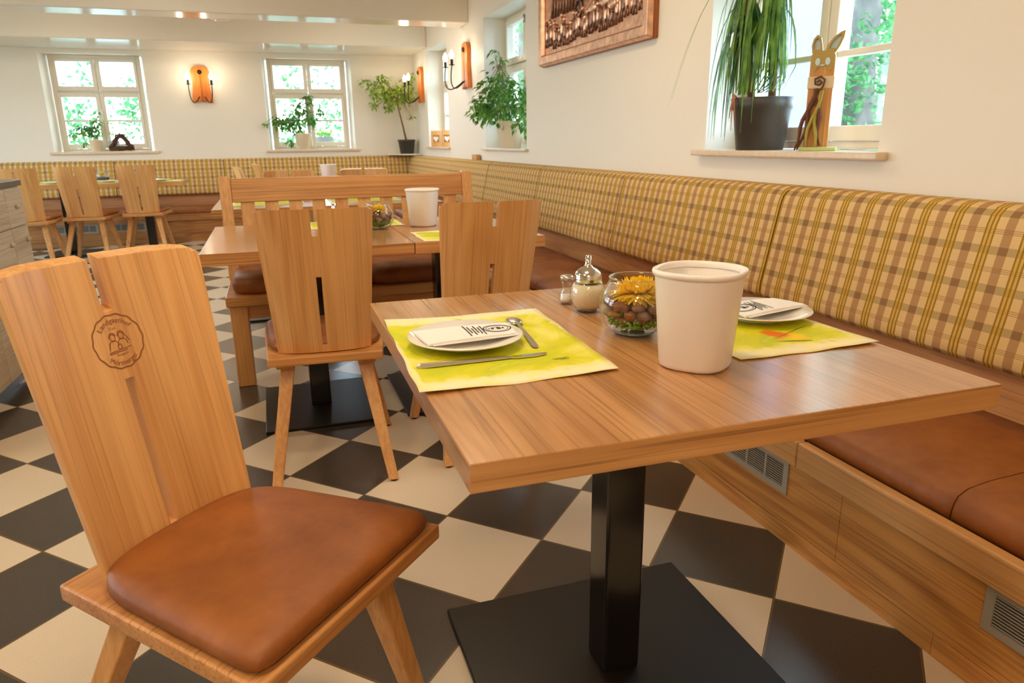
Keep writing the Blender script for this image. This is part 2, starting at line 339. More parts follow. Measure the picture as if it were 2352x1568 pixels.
# ------------------------------------------------------------------ room shell
XW, YB, XL, YF, ZC = 1.95, 9.97, -4.2, -2.6, 2.46
def wall_panel(name, mp, u0, u1, z0, z1, holes, T, splay=0.0):
    """inside face at depth 0, outside at depth T; mp(u, z, depth) -> point; holes = (ua, ub, za, zb) at the outside"""
    bm = B(); us = sorted({u0, u1} | {h[0]-splay for h in holes} | {h[1]+splay for h in holes}); zs = sorted({z0, z1} | {h[2] for h in holes} | {h[3] for h in holes})
    uo = sorted({u0, u1} | {h[0] for h in holes} | {h[1] for h in holes})
    vv = {}
    def V(u, z, d):
        k = (round(u, 4), round(z, 4), round(d, 4))
        if k not in vv: vv[k] = bm.verts.new(mp(u, z, d))
        return vv[k]
    for us_, d, s in ((us, 0, splay), (uo, T, 0)):
        for a, b in zip(us_, us_[1:]):
            for c, e in zip(zs, zs[1:]):
                if any(h[0]-s-1e-6 <= a and b <= h[1]+s+1e-6 and h[2]-1e-6 <= c and e <= h[3]+1e-6 for h in holes): continue
                bm.faces.new((V(a, c, d), V(b, c, d), V(b, e, d), V(a, e, d)))
    for h in holes:
        i = [(h[0]-splay, h[2]), (h[1]+splay, h[2]), (h[1]+splay, h[3]), (h[0]-splay, h[3])]; o = [(h[0], h[2]), (h[1], h[2]), (h[1], h[3]), (h[0], h[3])]
        for k in range(4):
            q = (k+1) % 4
            pts = [V(*i[k], 0)]
            bm.faces.new((V(*i[k], 0), V(*i[q], 0), V(*o[q], T), V(*o[k], T)))
    return struct(obj(name, bm, M_wall))
W_R = [(1.955, 2.985, 1.04, 2.17), (5.47, 6.60, 1.03, 2.17), (8.02, 9.10, 1.03, 2.17)]
W_B = [(-2.32, -1.345, 1.03, 2.15), (0.105, 1.085, 1.02, 2.145)]
W_L = [(2.4, 4.0, 0.8, 2.25), (4.8, 6.7, 0.8, 2.25), (7.45, 9.0, 0.8, 2.19)]
wall_panel('wall_right', lambda u, z, d: (XW+d, u, z), YF, YB+0.3, 0, ZC, W_R, 0.3)
wall_panel('wall_back', lambda u, z, d: (u, YB+d, z), XL-0.3, XW+0.3, 0, ZC, W_B, 0.3, splay=0.055)
wall_panel('wall_left', lambda u, z, d: (XL-d, u, z), YF, YB, 0, ZC, W_L, 0.3)
struct(boxobj('wall_front', (XL-0.3, XW+0.3, YF-0.3, YF, 0, ZC), M_wall))
bm = B(); box(bm, XL-0.3, XW+0.3, YF-0.3, YB+0.3, -0.2, 0.0); struct(obj('floor', bm, M_floor))
struct(boxobj('ceiling', (XL-0.3, XW+0.3, YF-0.3, YB+0.3, ZC, ZC+0.25), M_ceilmatt))
for k, (ya, yb) in enumerate(((7.10, 7.42), (9.03, YB))):          # ceiling beams: matt faces, lacquered undersides
    bm = B(); box(bm, XL, XW, ya, yb, 2.2, ZC); bm.normal_update()
    for f in bm.faces:
        if f.normal.z < -0.5: f.material_index = 1
    struct(obj('trim_%d' % (k+1), bm, [M_ceilmatt, M_ceil], bevel=0.010))

def window(n, mp, w, h, sill=None, handle=True):
    """two top-hung lights over two casements; mp(u, v, d): u across, v up, d depth towards the room negative"""
    t = bpy.data.objects.new('window_%d' % n, None); COL.objects.link(t); struct(t)
    bm = B(); fw, mw = 0.078, 0.095
    top_g0, top_g1 = h-0.075-0.275, h-0.075
    lo_g0, lo_g1 = 0.088, h-0.075-0.275-0.125
    def bar(u0, u1, v0, v1, d0, d1):
        P = [mp(u, v, d) for d in (d0, d1) for u, v in ((u0, v0), (u1, v0), (u1, v1), (u0, v1))]
        v = [bm.verts.new(p) for p in P]
        for f in ((0, 1, 2, 3), (7, 6, 5, 4), (0, 4, 5, 1), (1, 5, 6, 2), (2, 6, 7, 3), (3, 7, 4, 0)): bm.faces.new([v[i] for i in f])
    bar(0, 0.045, 0, h, 0, 0.07); bar(w-0.045, w, 0, h, 0, 0.07); bar(0.045, w-0.045, h-0.04, h, 0, 0.07); bar(0.045, w-0.045, 0, 0.03, 0, 0.07)
    bar(0.045, w-0.045, lo_g1+0.052, lo_g1+0.068, 0.0, 0.07)
    xm = w/2
    gl = B()
    for a, b in ((0.045, xm-0.002), (xm+0.002, w-0.045)):
        for g0, g1, r0, r1 in ((top_g0, top_g1, lo_g1+0.070, h-0.041), (lo_g0, lo_g1, 0.031, lo_g1+0.050)):
            ia, ib = a+(fw-0.045 if a < xm-0.1 else mw/2), b-(mw/2 if b < w-0.1 else fw-0.045)
            bar(a, ia, r0, r1, -0.018, 0.05); bar(ib, b, r0, r1, -0.018, 0.05); bar(ia, ib, r0, g0, -0.018, 0.05); bar(ia, ib, g1, r1, -0.018, 0.05)
            if g0 == lo_g0:
                vm = g0+(g1-g0)*0.5; bar(ia, ib, vm-0.012, vm+0.012, -0.006, 0.045)
            P = [mp(u, v, d) for d in (0.018, 0.022) for u, v in ((ia-0.004, g0-0.004), (ib+0.004, g0-0.004), (ib+0.004, g1+0.004), (ia-0.004, g1+0.004))]
            v = [gl.verts.new(p) for p in P]
            for f in ((0, 1, 2, 3), (7, 6, 5, 4), (0, 4, 5, 1), (1, 5, 6, 2), (2, 6, 7, 3), (3, 7, 4, 0)): gl.faces.new([v[i] for i in f])
    obj('window_frame', bm, M_winframe, t, bevel=0.004); obj('window_glass', gl, M_pane, t)
    hb = B()
    a, b_ = mp(xm, lo_g0+0.28, -0.03), mp(xm, lo_g0+0.40, -0.03); tube(hb, [a, b_], 0.008)
    tube(hb, [mp(xm, lo_g0+0.39, -0.018), mp(xm, lo_g0+0.39, -0.03)], 0.012)
    a, b_ = mp(xm, h-0.05, -0.026), mp(xm, h-0.11, -0.026); tube(hb, [a, b_], 0.010)
    if n != 1: obj('window_handle', hb, M_plastic if n > 3 else M_steel, t)
    if sill:
        boxobj('window_sill', sill, M_sill, t, bevel=0.006)
    return t
for k, (a, b, c, d) in enumerate(W_R):
    window(k+1, lambda u, v, dd, a=a, c=c: (2.16+dd, a+u, c+0.03+v), b-a, d-c-0.03, (1.90 if k == 0 else 1.915, 2.165, a-0.045, b+0.045, c, c+0.026 if k == 0 else c+0.022))
for k, (a, b, c, d) in enumerate(W_B):
    window(k+4, lambda u, v, dd, a=a, c=c: (a+u, YB+0.17+dd, c+0.02+v), b-a, d-c-0.02, (a-0.10, b+0.10, YB-0.035, YB+0.175, c-0.012, c+0.02))
for k, (a, b, c, d) in enumerate(W_L):
    window(k+6, lambda u, v, dd, a=a, c=c: (XL-0.17-dd, a+u, c+v), b-a, d-c)

# ------------------------------------------------------------------ chair
RW, FW_, SD, SZ = 0.187, 0.228, 0.465, 0.44
def back_pt(s, t, d, hz=0.485, lean=0.135):
    """panel surface: s across (-1..1 of the local half width), t 0..1 up, d thickness towards the rear"""
    hw = 0.154+(0.181-0.154)*t; x = s*hw
    curve = 0.75*x*x+max(0.0, abs(x)-0.108)*0.22
    z = SZ-0.004+t*hz
    y = 0.072-lean*t+curve-0.016
    return Vector((x, y-d, z+d*0.25))
def make_chair(name, label, loc, rz, engrave=False, group=None, hz=0.485, lean=0.135, st=0.553):
    t = thing(name, label, 'chair', loc, rz, group)
    bm = B(); r = 0.012
    poly = [(-RW, 0), (RW, 0), (FW_, SD), (-FW_, SD)]
    prism(bm, poly, lambda u, v, d: (u, v, d), SZ-0.030, SZ); obj('seat', bm, M_oak_x, t, bevel=0.005, seg=3)
    # seat pad
    bm = B()
    def outline(inset, z, crown=0.0):
        lp = []; n = 96
        for i in range(n):
            a = 2*PI*i/n; c, s = math.cos(a), math.sin(a); e = 5.5 if s < 0 else 15
            k = (abs(c)**e+abs(s)**e)**(-1/e); u, v = c*k, s*k            # rounded square -1..1
            y0, y1 = 0.066+inset, SD-0.007-inset
            yy = y0+(v+1)/2*(y1-y0)
            hw = 0.176+(0.2215-0.176)*(yy/SD)-inset
            x = u*hw
            if v < 0: yy -= 0.020*(1-(x/0.18)**2)*(-v)                          # follows the hollow of the back
            lp.append((x, yy, z))
        return lp
    loft(bm, [outline(0.008, SZ), outline(0.0, SZ+0.010), outline(0.001, SZ+0.020), outline(0.004, SZ+0.027), outline(0.013, SZ+0.033), outline(0.04, SZ+0.0375), outline(0.11, SZ+0.041)], smooth=True)
    obj('seat_cushion', bm, M_leather, t)
    # back panel with an open notch above and a slot below
    nh, lh = 0.0088, 0.0068
    xs = [-1.0, -0.93, -0.8, -0.66, -0.5, -0.33, -0.18, -0.058, -0.05, 0.05, 0.058, 0.18, 0.33, 0.5, 0.66, 0.8, 0.93, 1.0]
    ts = [0.0, 0.058, 0.068, 0.15, 0.30, 0.45, st-0.012, st, 0.70, 0.826, 0.838, 0.9, 0.965, 0.985, 1.0]
    def solid(i, j):
        xm, tm = (xs[i]+xs[i+1])/2, (ts[j]+ts[j+1])/2
        if tm > 0.832 and abs(xm) < 0.055: return False
        if 0.826 < tm < 0.838 and abs(xm) < 0.045: return False
        if 0.058 < tm < st and abs(xm) < 0.045: return False
        if tm > 0.985 and abs(xm) > 0.93: return False
        return True
    bm = B(); vv = {}
    def Vt(i, j, k):
        if (i, j, k) not in vv:
            s, tt = xs[i], ts[j]
            if tt >= 0.985 and abs(s) >= 0.999: s *= 0.985
            if tt >= 1.0 and abs(s) >= 0.92 : tt = 0.997
            ax = abs(s); d = 0.0 if k == 0 else (0.029 if ax < 0.72 else 0.029-0.012*(ax-0.72)/0.28)
            vv[(i, j, k)] = bm.verts.new(back_pt(s, tt, d, hz, lean))
        return vv[(i, j, k)]
    ni, nj = len(xs)-1, len(ts)-1
    ok = lambda i, j: 0 <= i < ni and 0 <= j < nj and solid(i, j)
    for i in range(ni):
        for j in range(nj):
            if not ok(i, j): continue
            for k in (0, 1):
                bm.faces.new((Vt(i, j, k), Vt(i+1, j, k), Vt(i+1, j+1, k), Vt(i, j+1, k)))
            for di, dj, a, b in ((-1, 0, (i, j), (i, j+1)), (1, 0, (i+1, j), (i+1, j+1)), (0, -1, (i, j), (i+1, j)), (0, 1, (i, j+1), (i+1, j+1))):
                if not ok(i+di, j+dj): bm.faces.new((Vt(*a, 0), Vt(*b, 0), Vt(*b, 1), Vt(*a, 1)))
    bk = obj('backrest', bm, M_back_near if engrave else M_back, t, bevel=0.0035)
    for sx in (-1, 1):
        bm = B(); box(bm, sx*0.135-0.030, sx*0.135+0.030, 0.045, SD-0.05, SZ-0.052, SZ-0.029); obj('batten', bm, M_oak_y, t, bevel=0.003)
        for y0, ty, fx, fy in ((0.10, 0.10, 0.192, -0.085), (0.37, 0.37, 0.212, 0.415)):
            bm = B(); loops = []
            for q in range(2):
                x = sx*(0.128 if q == 0 else fx); y = ty if q == 0 else fy; z = SZ-0.045 if q == 0 else 0.006; hw = 0.024 if q == 0 else 0.0165
                loops.append([(x-hw, y-hw, z), (x+hw, y-hw, z), (x+hw, y+hw, z), (x-hw, y+hw, z)])
            loft(bm, loops); lg = obj('leg', bm, M_oak_z, t, bevel=0.0035)
            bm = B(); lathe(bm, [(0.012, 0.0), (0.013, 0.007)], 10, (sx*fx, fy, 0)); obj('glide', bm, M_nearblack, lg)
    if engrave:
        make_engraving(bk, hz, lean)
    return t

def text_verts(s, size):
    cu = bpy.data.curves.new('lettering', 'FONT'); cu.body = s; cu.size = size; cu.align_x = 'CENTER'; cu.resolution_u = 3
    ob = bpy.data.objects.new('lettering', cu); COL.objects.link(ob); dg = bpy.context.evaluated_depsgraph_get(); dg.update()
    me = bpy.data.meshes.new_from_object(ob.evaluated_get(dg)); vs = [tuple(v.co) for v in me.vertices]; fs = [tuple(p.vertices) for p in me.polygons]
    bpy.data.objects.remove(ob); bpy.data.curves.remove(cu); bpy.data.meshes.remove(me)
    return vs, fs
def add_text(bm, s, size, fn):
    vs, fs = text_verts(s, size); nv = [bm.verts.new(fn(x, y)) for x, y, _ in vs]
    for f in fs:
        try: bm.faces.new([nv[i] for i in f])
        except ValueError: pass
def make_engraving(bk, hz, lean):
    T0 = 0.722                                            # emblem centre on the panel
    hw = 0.154+0.027*T0
    def S(x, y, off=0.0006): return back_pt(-x/hw, T0+y/hz, -off, hz, lean)
    def line(bm, pts, w):
        """flat groove-like ribbon on the panel"""
        for (x0, y0), (x1, y1) in zip(pts, pts[1:]):
            d = Vector((x1-x0, y1-y0)); 
            if d.length < 1e-6: continue
            n = Vector((-d.y, d.x)).normalized()*w/2
            q = [S(x0+n.x, y0+n.y), S(x1+n.x, y1+n.y), S(x1-n.x, y1-n.y), S(x0-n.x, y0-n.y)]
            bm.faces.new([bm.verts.new(p) for p in q])
    bm = B(); ring = []
    for i in range(73):
        a = 2*PI*i/72; r = 0.0455+0.0009*math.cos(14*a); ring.append((r*math.cos(a), r*math.sin(a)))
    line(bm, ring, 0.0024)
    R = 0.0315
    add_text(bm, 'Landgasthof', 0.0125, lambda x, y: S((R+y)*math.cos(PI/2-x/R*0.98), (R+y)*math.sin(PI/2-x/R*0.98)))
    R2 = 0.0405
    add_text(bm, 'Mörsbergei', 0.0125, lambda x, y: S((R2-y)*math.cos(-PI/2+x/R2*1.02), (R2-y)*math.sin(-PI/2+x/R2*1.02)))
    add_text(bm, 'Zum', 0.0065, lambda x, y: S(x-0.004, y+0.0205))
    add_text(bm, 'Burgwirt', 0.0062, lambda x, y: S(x+0.002, y-0.0245))
    arc = lambda cx, cy, rx, ry, a0, a1, n=14: [(cx+rx*math.cos(math.radians(a0+(a1-a0)*i/n)), cy+ry*math.sin(math.radians(a0+(a1-a0)*i/n))) for i in range(n+1)]
    w = 0.0014
    for cx, cy in ((-0.0085, 0.0075), (0.0075, 0.0085)):
        line(bm, arc(cx, cy, 0.0048, 0.0058, 0, 360), w); line(bm, arc(cx, cy+0.001, 0.0062, 0.0068, 10, 190), w)
        line(bm, arc(cx, cy-0.014, 0.0085, 0.009, -10, 190), w); line(bm, arc(cx, cy-0.0045, 0.003, 0.002, 180, 360, 6), w)
    line(bm, [(-0.022, -0.0165), (0.021, -0.0125)], w); line(bm, [(-0.022, -0.0190), (0.013, -0.0165)], w)
    line(bm, arc(0.0005, -0.009, 0.0035, 0.0045, 0, 360), w); line(bm, [(0.012, 0.013), (0.021, -0.003)], w); line(bm, [(-0.016, 0.0), (-0.019, -0.013)], w)
    obj('engraved_emblem', bm, M_burn, bk, recalc=False)

def seat_loc(cx, cy): return (cx, cy, 0)
a1 = math.radians(-43.7)-PI/2           # chair looks along azimuth -43.7 deg
A = Vector((-0.386, 1.178)); nrm = Vector((math.cos(math.radians(46.3)), math.sin(math.radians(46.3))))
c1 = A+nrm*RW
chair_1 = make_chair('wooden_chair', 'oak chair with round engraved emblem on its back, turned away from the near table', (c1.x, c1.y, 0), a1, engrave=True, hz=0.500, lean=0.108, st=0.592)
chair_2 = make_chair('wooden_chair', 'oak chair seen from behind, left of the two chairs at the two joined tables', (0.122, 2.345, 0), math.radians(-4), group='slotted oak chairs')
dup(chair_2, (0.70, 2.37, 0), math.radians(1), 'oak chair seen from behind with its seat hidden by the near table', 'slotted oak chairs')
for x, y, rz, lab in (
    (-2.18, 7.72, 2, 'oak chair at the far left table partly behind the grey cabinet'),
    (-1.755, 7.98, -3, 'oak chair in the middle of the three at the far left table'),
    (-1.265, 8.20, 0, 'oak chair at the right end of the three at the far left table'),
    (0.148, 5.60, 180, 'oak chair whose top shows above the left half of the slatted bench'),
    (0.69, 5.58, 180, 'oak chair whose top shows above the slatted bench beside the far white bin'),
    (-0.18, 6.62, -90, 'oak chair seen edge on at the far window table, nearer of two'),
    (-0.04, 7.50, -90, 'oak chair seen edge on at the far window table, farther of two')):
    dup(chair_2, (x, y, 0), math.radians(rz), lab, 'slotted oak chairs')

# ------------------------------------------------------------------ tables
def make_table(label, x0, x1, y0, y1, posts, rz=0.0, base=(0.31, 0.285), th=0.04, zt=0.747, group='pedestal tables', pw=0.042):
    cx, cy = (x0+x1)/2, (y0+y1)/2; t = thing('dining_table', label, 'table', (cx, cy, 0), rz, group)
    bm = B(); box(bm, x0-cx, x1-cx, y0-cy, y1-cy, zt-th, zt)
    bm.faces.ensure_lookup_table(); bm.normal_update()
    for f in bm.faces:
        if abs(f.normal.y) > 0.5: f.material_index = 1
    obj('tabletop', bm, [M_top, M_topedge], t, bevel=0.0018)
    for px, py in posts:
        px -= cx; py -= cy
        bm = B(); box(bm, px-base[0], px+base[0], py-base[1], py+base[1], 0.0, 0.012); obj('base_plate', bm, M_blackbase, t, bevel=0.003)
        bm = B(); box(bm, px-pw, px+pw, py-pw, py+pw, 0.010, zt-th); obj('column', bm, M_black, t, bevel=0.006, seg=3)
        bm = B(); box(bm, px-0.19, px+0.19, py-0.05, py+0.05, zt-th-0.010, zt-th-0.0005); obj('mounting_plate', bm, M_black, t)
    return t
make_table('square oak pedestal table laid with two lime placemats and a white bin', 0.1975, 1.0505, 0.752, 1.690, [(0.622, 1.195)], rz=math.radians(-0.45), base=(0.312, 0.285))
make_table('oak pedestal table behind the chairs, left half of two joined tables', -0.26, 0.504, 2.70, 3.606, [(0.125, 3.09)], base=(0.235, 0.286), th=0.045)
make_table('oak pedestal table with fish bowl and bin, right half of two joined tables', 0.507, 1.04, 2.70, 3.606, [(0.70, 3.09)], base=(0.24, 0.286), th=0.045)
make_table('oak table beyond the slatted bench, seen between its slats', -0.34, 1.05, 4.55, 5.42, [(0.0, 4.98), (0.70, 4.98)], base=(0.22, 0.19))
make_table('far left oak table with pale placemats behind three chairs', -2.36, -0.86, 8.32, 9.02, [(-2.06, 8.74), (-1.28, 8.74)], base=(0.23, 0.25))
make_table('oak table by the far right window carrying a small white bin', 0.12, 0.95, 6.45, 7.95, [(0.52, 7.05)], base=(0.2, 0.2))

# ------------------------------------------------------------------ upholstered bench along the right wall and along the back wall
def pad(name, prof, c0, c1, mp, parent, mat, uvs=True, gap=0.004, rnd=0.022, soft=1.0):
    """padded block: closed profile (p, z) swept along c with pillowed ends"""
    bm = B(); uv = bm.loops.layers.uv.new('UVMap'); n = len(prof)
    cx = sum(p for p, z in prof)/n; cz = sum(z for p, z in prof)/n
    arc = [0.0]
    for a, b in zip(prof, prof[1:]+prof[:1]): arc.append(arc[-1]+math.hypot(b[0]-a[0], b[1]-a[1]))
    st = [(c0+gap, 1-0.14*soft), (c0+gap+rnd*0.15, 1-0.07*soft), (c0+gap+rnd*0.5, 1-0.02*soft), (c0+gap+rnd, 1.0)]
    st += [(c0+c1-c, k) for c, k in reversed(st)]
    rows = [[bm.verts.new(mp(cx+(p-cx)*(1-(1-k)*0.5), cz+(z-cz)*k if k == 1 else cz+(z-cz)*(1-(1-k)*0.28), c)) for p, z in prof] for c, k in st]
    for i in range(len(rows)-1):
        for j in range(n):
            q = (j+1) % n; f = bm.faces.new((rows[i][j], rows[i][q], rows[i+1][q], rows[i+1][j])); f.smooth = True
            for lp, (ci, aj) in zip(f.loops, ((st[i][0], arc[j]), (st[i][0], arc[j+1]), (st[i+1][0], arc[j+1]), (st[i+1][0], arc[j]))): lp[uv].uv = (ci, aj)
    for rw in (rows[0][::-1], rows[-1]):
        f = bm.faces.new(rw)
        for lp in f.loops: lp[uv].uv = (c0, 0.03)
    return obj(name, bm, mat, parent)
# profile measured from the wall (q) and the floor (z)
BACKP = [(0.165, 0.516), (0.186, 0.524), (0.196, 0.54), (0.194, 0.57), (0.170, 0.68), (0.147, 0.79), (0.126, 0.885), (0.116, 0.912), (0.098, 0.930), (0.070, 0.939), (0.030, 0.940), (0.004, 0.938), (0.004, 0.72), (0.05, 0.516)]
SEATP = [(0.15, 0.318), (0.15, 0.390), (0.25, 0.398), (0.40, 0.399), (0.53, 0.395), (0.590, 0.387), (0.618, 0.373), (0.629, 0.352), (0.632, 0.318)]
def vent(parent, mp, c0, c1, name='vent_grille'):
    bm = B(); hb = B()
    def bx(b_, ca, cb, qa, qb, za, zb):
        P = [mp(q, z, c) for c in (ca, cb) for q, z in ((qa, za), (qb, za), (qb, zb), (qa, zb))]
        v = [b_.verts.new(p) for p in P]
        for f in ((0, 1, 2, 3), (7, 6, 5, 4), (0, 4, 5, 1), (1, 5, 6, 2), (2, 6, 7, 3), (3, 7, 4, 0)): b_.faces.new([v[i] for i in f])
    z0, z1 = 0.146, 0.252; q0, q1 = 0.649, 0.6545
    bx(hb, c0+0.01, c1-0.01, 0.6482, 0.6508, z0+0.008, z1-0.008)  # dark slab paints the shade between the slats, no real hollow
    bx(bm, c0, c1, q0, q1, z0, z0+0.018); bx(bm, c0, c1, q0, q1, z1-0.018, z1)
    nb = max(2, round((c1-c0)/0.085)); ln = (c1-c0-0.02)/nb
    for k in range(nb+1):
        c = c0+0.01+k*ln; w = 0.010 if k in (0, nb) else 0.004
        bx(bm, c-w, c+w, q0, q1, z0+0.018, z1-0.018)
    for k in range(10):
        z = z0+0.018+(k+0.5)*(z1-z0-0.036)/10; bx(bm, c0+0.005, c1-0.005, q0+0.0005, q1-0.001, z-0.0014, z+0.0014)
    v = obj(name, bm, M_vent, parent); obj('vent_dark_backing', hb, M_nearblack, v); return v
def bench(label, mp, c0, c1, seams, vents, mats, back_end, joints):
    m_rail, m_panel, m_board = mats
    t = thing('upholstered_bench', label, 'bench', (0, 0, 0))
    def bx(bm, ca, cb, qa, qb, za, zb):
        P = [mp(q, z, c) for c in (ca, cb) for q, z in ((qa, za), (qb, za), (qb, zb), (qa, zb))]
        v = [bm.verts.new(p) for p in P]
        for f in ((0, 1, 2, 3), (7, 6, 5, 4), (0, 4, 5, 1), (1, 5, 6, 2), (2, 6, 7, 3), (3, 7, 4, 0)): bm.faces.new([v[i] for i in f])
    js = [c0]+joints+[c1]
    bm = B()
    for a, b in zip(js, js[1:]): bx(bm, a+0.0006, b-0.0006, 0.630, 0.650, 0.055, 0.248)
    obj('front_panel', bm, m_panel, t, bevel=0.0012)
    bm = B()
    for a, b in zip(js, js[1:]): bx(bm, a-0.30, b-0.30-0.001, 0.632, 0.652, 0.0, 0.054) if a > c0 else bx(bm, a, b-0.30-0.001, 0.632, 0.652, 0.0, 0.054)
    bx(bm, js[-1]-0.30, js[-1], 0.632, 0.652, 0.0, 0.054)
    obj('plinth', bm, m_panel, t, bevel=0.0012)
    bm = B()
    for a, b in zip(js, js[1:]): bx(bm, a+0.16, b+0.159, 0.634, 0.667, 0.249, 0.325) if b < c1 else bx(bm, a+0.16, b, 0.634, 0.667, 0.249, 0.325)
    bx(bm, c0, c0+0.159, 0.634, 0.667, 0.249, 0.325)
    obj('seat_rail', bm, m_rail, t, bevel=0.006, seg=3)
    bm = B(); bx(bm, c0, c1, 0.004, 0.632, 0.29, 0.317); obj('seat_board', bm, m_board, t)
    bm = B(); bx(bm, c0, c1, 0.118, 0.150, 0.30, 0.56); obj('back_board', bm, m_board, t, bevel=0.002)
    for a, b in zip(seams, seams[1:]):
        pad('seat_cushion', SEATP, a, min(b, c1-0.005), mp, t, M_leather, gap=0.0012, rnd=0.012, soft=0.3)
    for a, b in zip(back_end, back_end[1:]): pad('back_cushion', BACKP, a, b, mp, t, M_plaid)
    for a, b in vents: vent(t, mp, a, b)
    return t
mpR = lambda q, z, c: (XW-q, c, z)
mpB = lambda q, z, c: (c, YB-q, z)
sR = [-1.65, -0.32, 1.005, 2.30, 3.57, 4.85, 6.13, 7.45, 8.78, 9.30]
bR = [-1.65, -0.32, 0.96, 2.262, 3.567, 4.85, 6.13, 7.45, 8.78, 9.775]
bench('built-in oak bench with plaid backrests and cognac leather seats along the right wall', mpR, -1.7, 9.30, sR, [(-0.6, -0.18), (0.43, 0.881), (1.477, 1.93), (3.2, 3.65), (5.2, 5.65)], (M_rail, M_panel, M_board), bR, [-0.4, 1.28, 3.0, 4.8, 6.6, 8.4])
sB = [-4.15, -2.95, -1.75, -0.52, 0.72, 1.945]
bench('built-in oak bench with plaid backrests along the far wall under two windows', mpB, -4.15, 1.945, sB, [(-2.35, -1.92), (-1.78, -1.42)], (M_panel_x, M_panel_x, M_board_x), sB, [-2.9, -1.2, 0.4])
# corner shelf under the ficus
bm = B(); prism(bm, [(1.945, 9.965), (1.945, 9.56), (1.86, 9.56), (1.54, 9.86), (1.54, 9.965)], lambda u, v, d: (u, v, d), 0.944, 0.9615)
tag(obj('corner_shelf', bm, M_ceilmatt, None, bevel=0.003), 'small cream corner shelf in the room corner under the potted ficus tree', 'shelf')

# ------------------------------------------------------------------ slatted bench
def slat_bench():
    x0, x1, yf, yb = -0.245, 1.085, 3.46, 3.93
    t = thing('slatted_bench', 'oak bench with slatted back facing the camera behind the joined tables', 'bench', ((x0+x1)/2, yf, 0))
    ox, oy = (x0+x1)/2, yf; bx = lambda bm, a, b, c, d, e, f: box(bm, a-ox, b-ox, c-oy, d-oy, e, f)
    bm = B(); bx(bm, x0, x1, yf-0.02, yb+0.01, 0.392, 0.440); obj('seat', bm, M_oak_x, t, bevel=0.006)
    bm = B(); bx(bm, x0+0.07, x1-0.07, yf+0.02, yf+0.045, 0.325, 0.392); obj('apron', bm, M_oak_x, t, bevel=0.003)
    for a in (x0+0.012, x1-0.092):
        bm = B(); bx(bm, a, a+0.08, yf, yf+0.075, 0.0, 0.392); obj('leg', bm, M_oak_z, t, bevel=0.005)
        # rear post leans back
    for sx, a in ((0, x0), (1, x1-0.055)):
        bm = B(); P = lambda z: yb-0.03+max(0, z-0.44)*0.16
        loops = [[(a-ox, P(z)-oy, z), (a+0.055-ox, P(z)-oy, z), (a+0.055-ox, P(z)+0.055-oy, z), (a-ox, P(z)+0.055-oy, z)] for z in (0.0, 0.44, 0.958)]
        loft(bm, loops); obj('back_post', bm, M_oak_z, t, bevel=0.005)
    yy = lambda z: yb-0.03+(z-0.44)*0.16
    bm = B(); loops = [[(x0+0.055-ox, yy(z)+e-oy, z) for z, e in ((0.828, 0.008), (0.946, 0.008), (0.946, 0.045), (0.828, 0.045))], [(x1-0.055-ox, yy(z)+e-oy, z) for z, e in ((0.828, 0.008), (0.946, 0.008), (0.946, 0.045), (0.828, 0.045))]]
    loft(bm, loops); obj('top_rail', bm, M_oak_x, t, bevel=0.004)
    bm = B(); loops = [[(x-ox, yy(z)+e-oy, z) for z, e in ((0.50, 0.008), (0.57, 0.008), (0.57, 0.045), (0.50, 0.045))] for x in (x0+0.055, x1-0.055)]
    loft(bm, loops); obj('lower_rail', bm, M_oak_x, t, bevel=0.004)
    for k in range(10):
        xc = x0+0.128+k*(x1-x0-0.256)/9; w = 0.034
        bm = B(); loops = [[(x-ox, yy(z)+e-oy, z) for x, e in ((xc-w, 0.016), (xc+w, 0.016), (xc+w, 0.036), (xc-w, 0.036))] for z in (0.568, 0.83)]
        loft(bm, loops); obj('slat', bm, M_oak_z, t, bevel=0.003)
    for a, b in ((x0+0.03, (x0+x1)/2-0.003), ((x0+x1)/2+0.003, x1-0.03)):
        bm = B(); 
        def ol(i, z):
            n = 40; lp = []
            for k in range(n):
                an = 2*PI*k/n; c, s = math.cos(an), math.sin(an); q = (abs(c)**7+abs(s)**7)**(-1/7)
                lp.append(((a+b)/2-ox+c*q*((b-a)/2-i), (yf+yb)/2-0.012-oy+s*q*((yb-yf)/2-0.014-i), z))
            return lp
        loft(bm, [ol(0.014, 0.441), ol(0.002, 0.458), ol(0, 0.482), ol(0.005, 0.503), ol(0.022, 0.518), ol(0.08, 0.527)], smooth=True); obj('seat_cushion', bm, M_leather, t)
slat_bench()

# ------------------------------------------------------------------ grey cabinet at the left edge
t = thing('sideboard', 'grey limed wood sideboard with dark top at the left edge', 'cabinet', (-1.5, 3.6, 0))
bm = B(); box(bm, -0.30, 0.27, -0.72, 0.745, 0.06, 0.926); obj('body', bm, M_greywood, t, bevel=0.002)
bm = B(); box(bm, -0.28, 0.24, -0.70, 0.72, 0.0, 0.06); obj('plinth', bm, M_darktop, t)
bm = B(); box(bm, -0.31, 0.285, -0.74, 0.762, 0.927, 0.957); obj('top', bm, M_darktop, t, bevel=0.003)
for y0, y1 in ((-0.71, -0.32), (-0.315, 0.075), (0.08, 0.485), (0.49, 0.740)):
    bm = B(); box(bm, 0.27, 0.283, y0, y1, 0.735, 0.920); d = obj('drawer', bm, M_greywood, t, bevel=0.002)
    bm = B(); ball(bm, (0.291, (y0+y1)/2, 0.83), 0.012); obj('knob', bm, M_greywood, d)
    bm = B(); box(bm, 0.27, 0.283, y0, y1, 0.07, 0.729); d = obj('door', bm, M_greywood, t, bevel=0.002)
    bm = B(); ball(bm, (0.291, y1-0.05, 0.66), 0.012); obj('knob', bm, M_greywood, d)

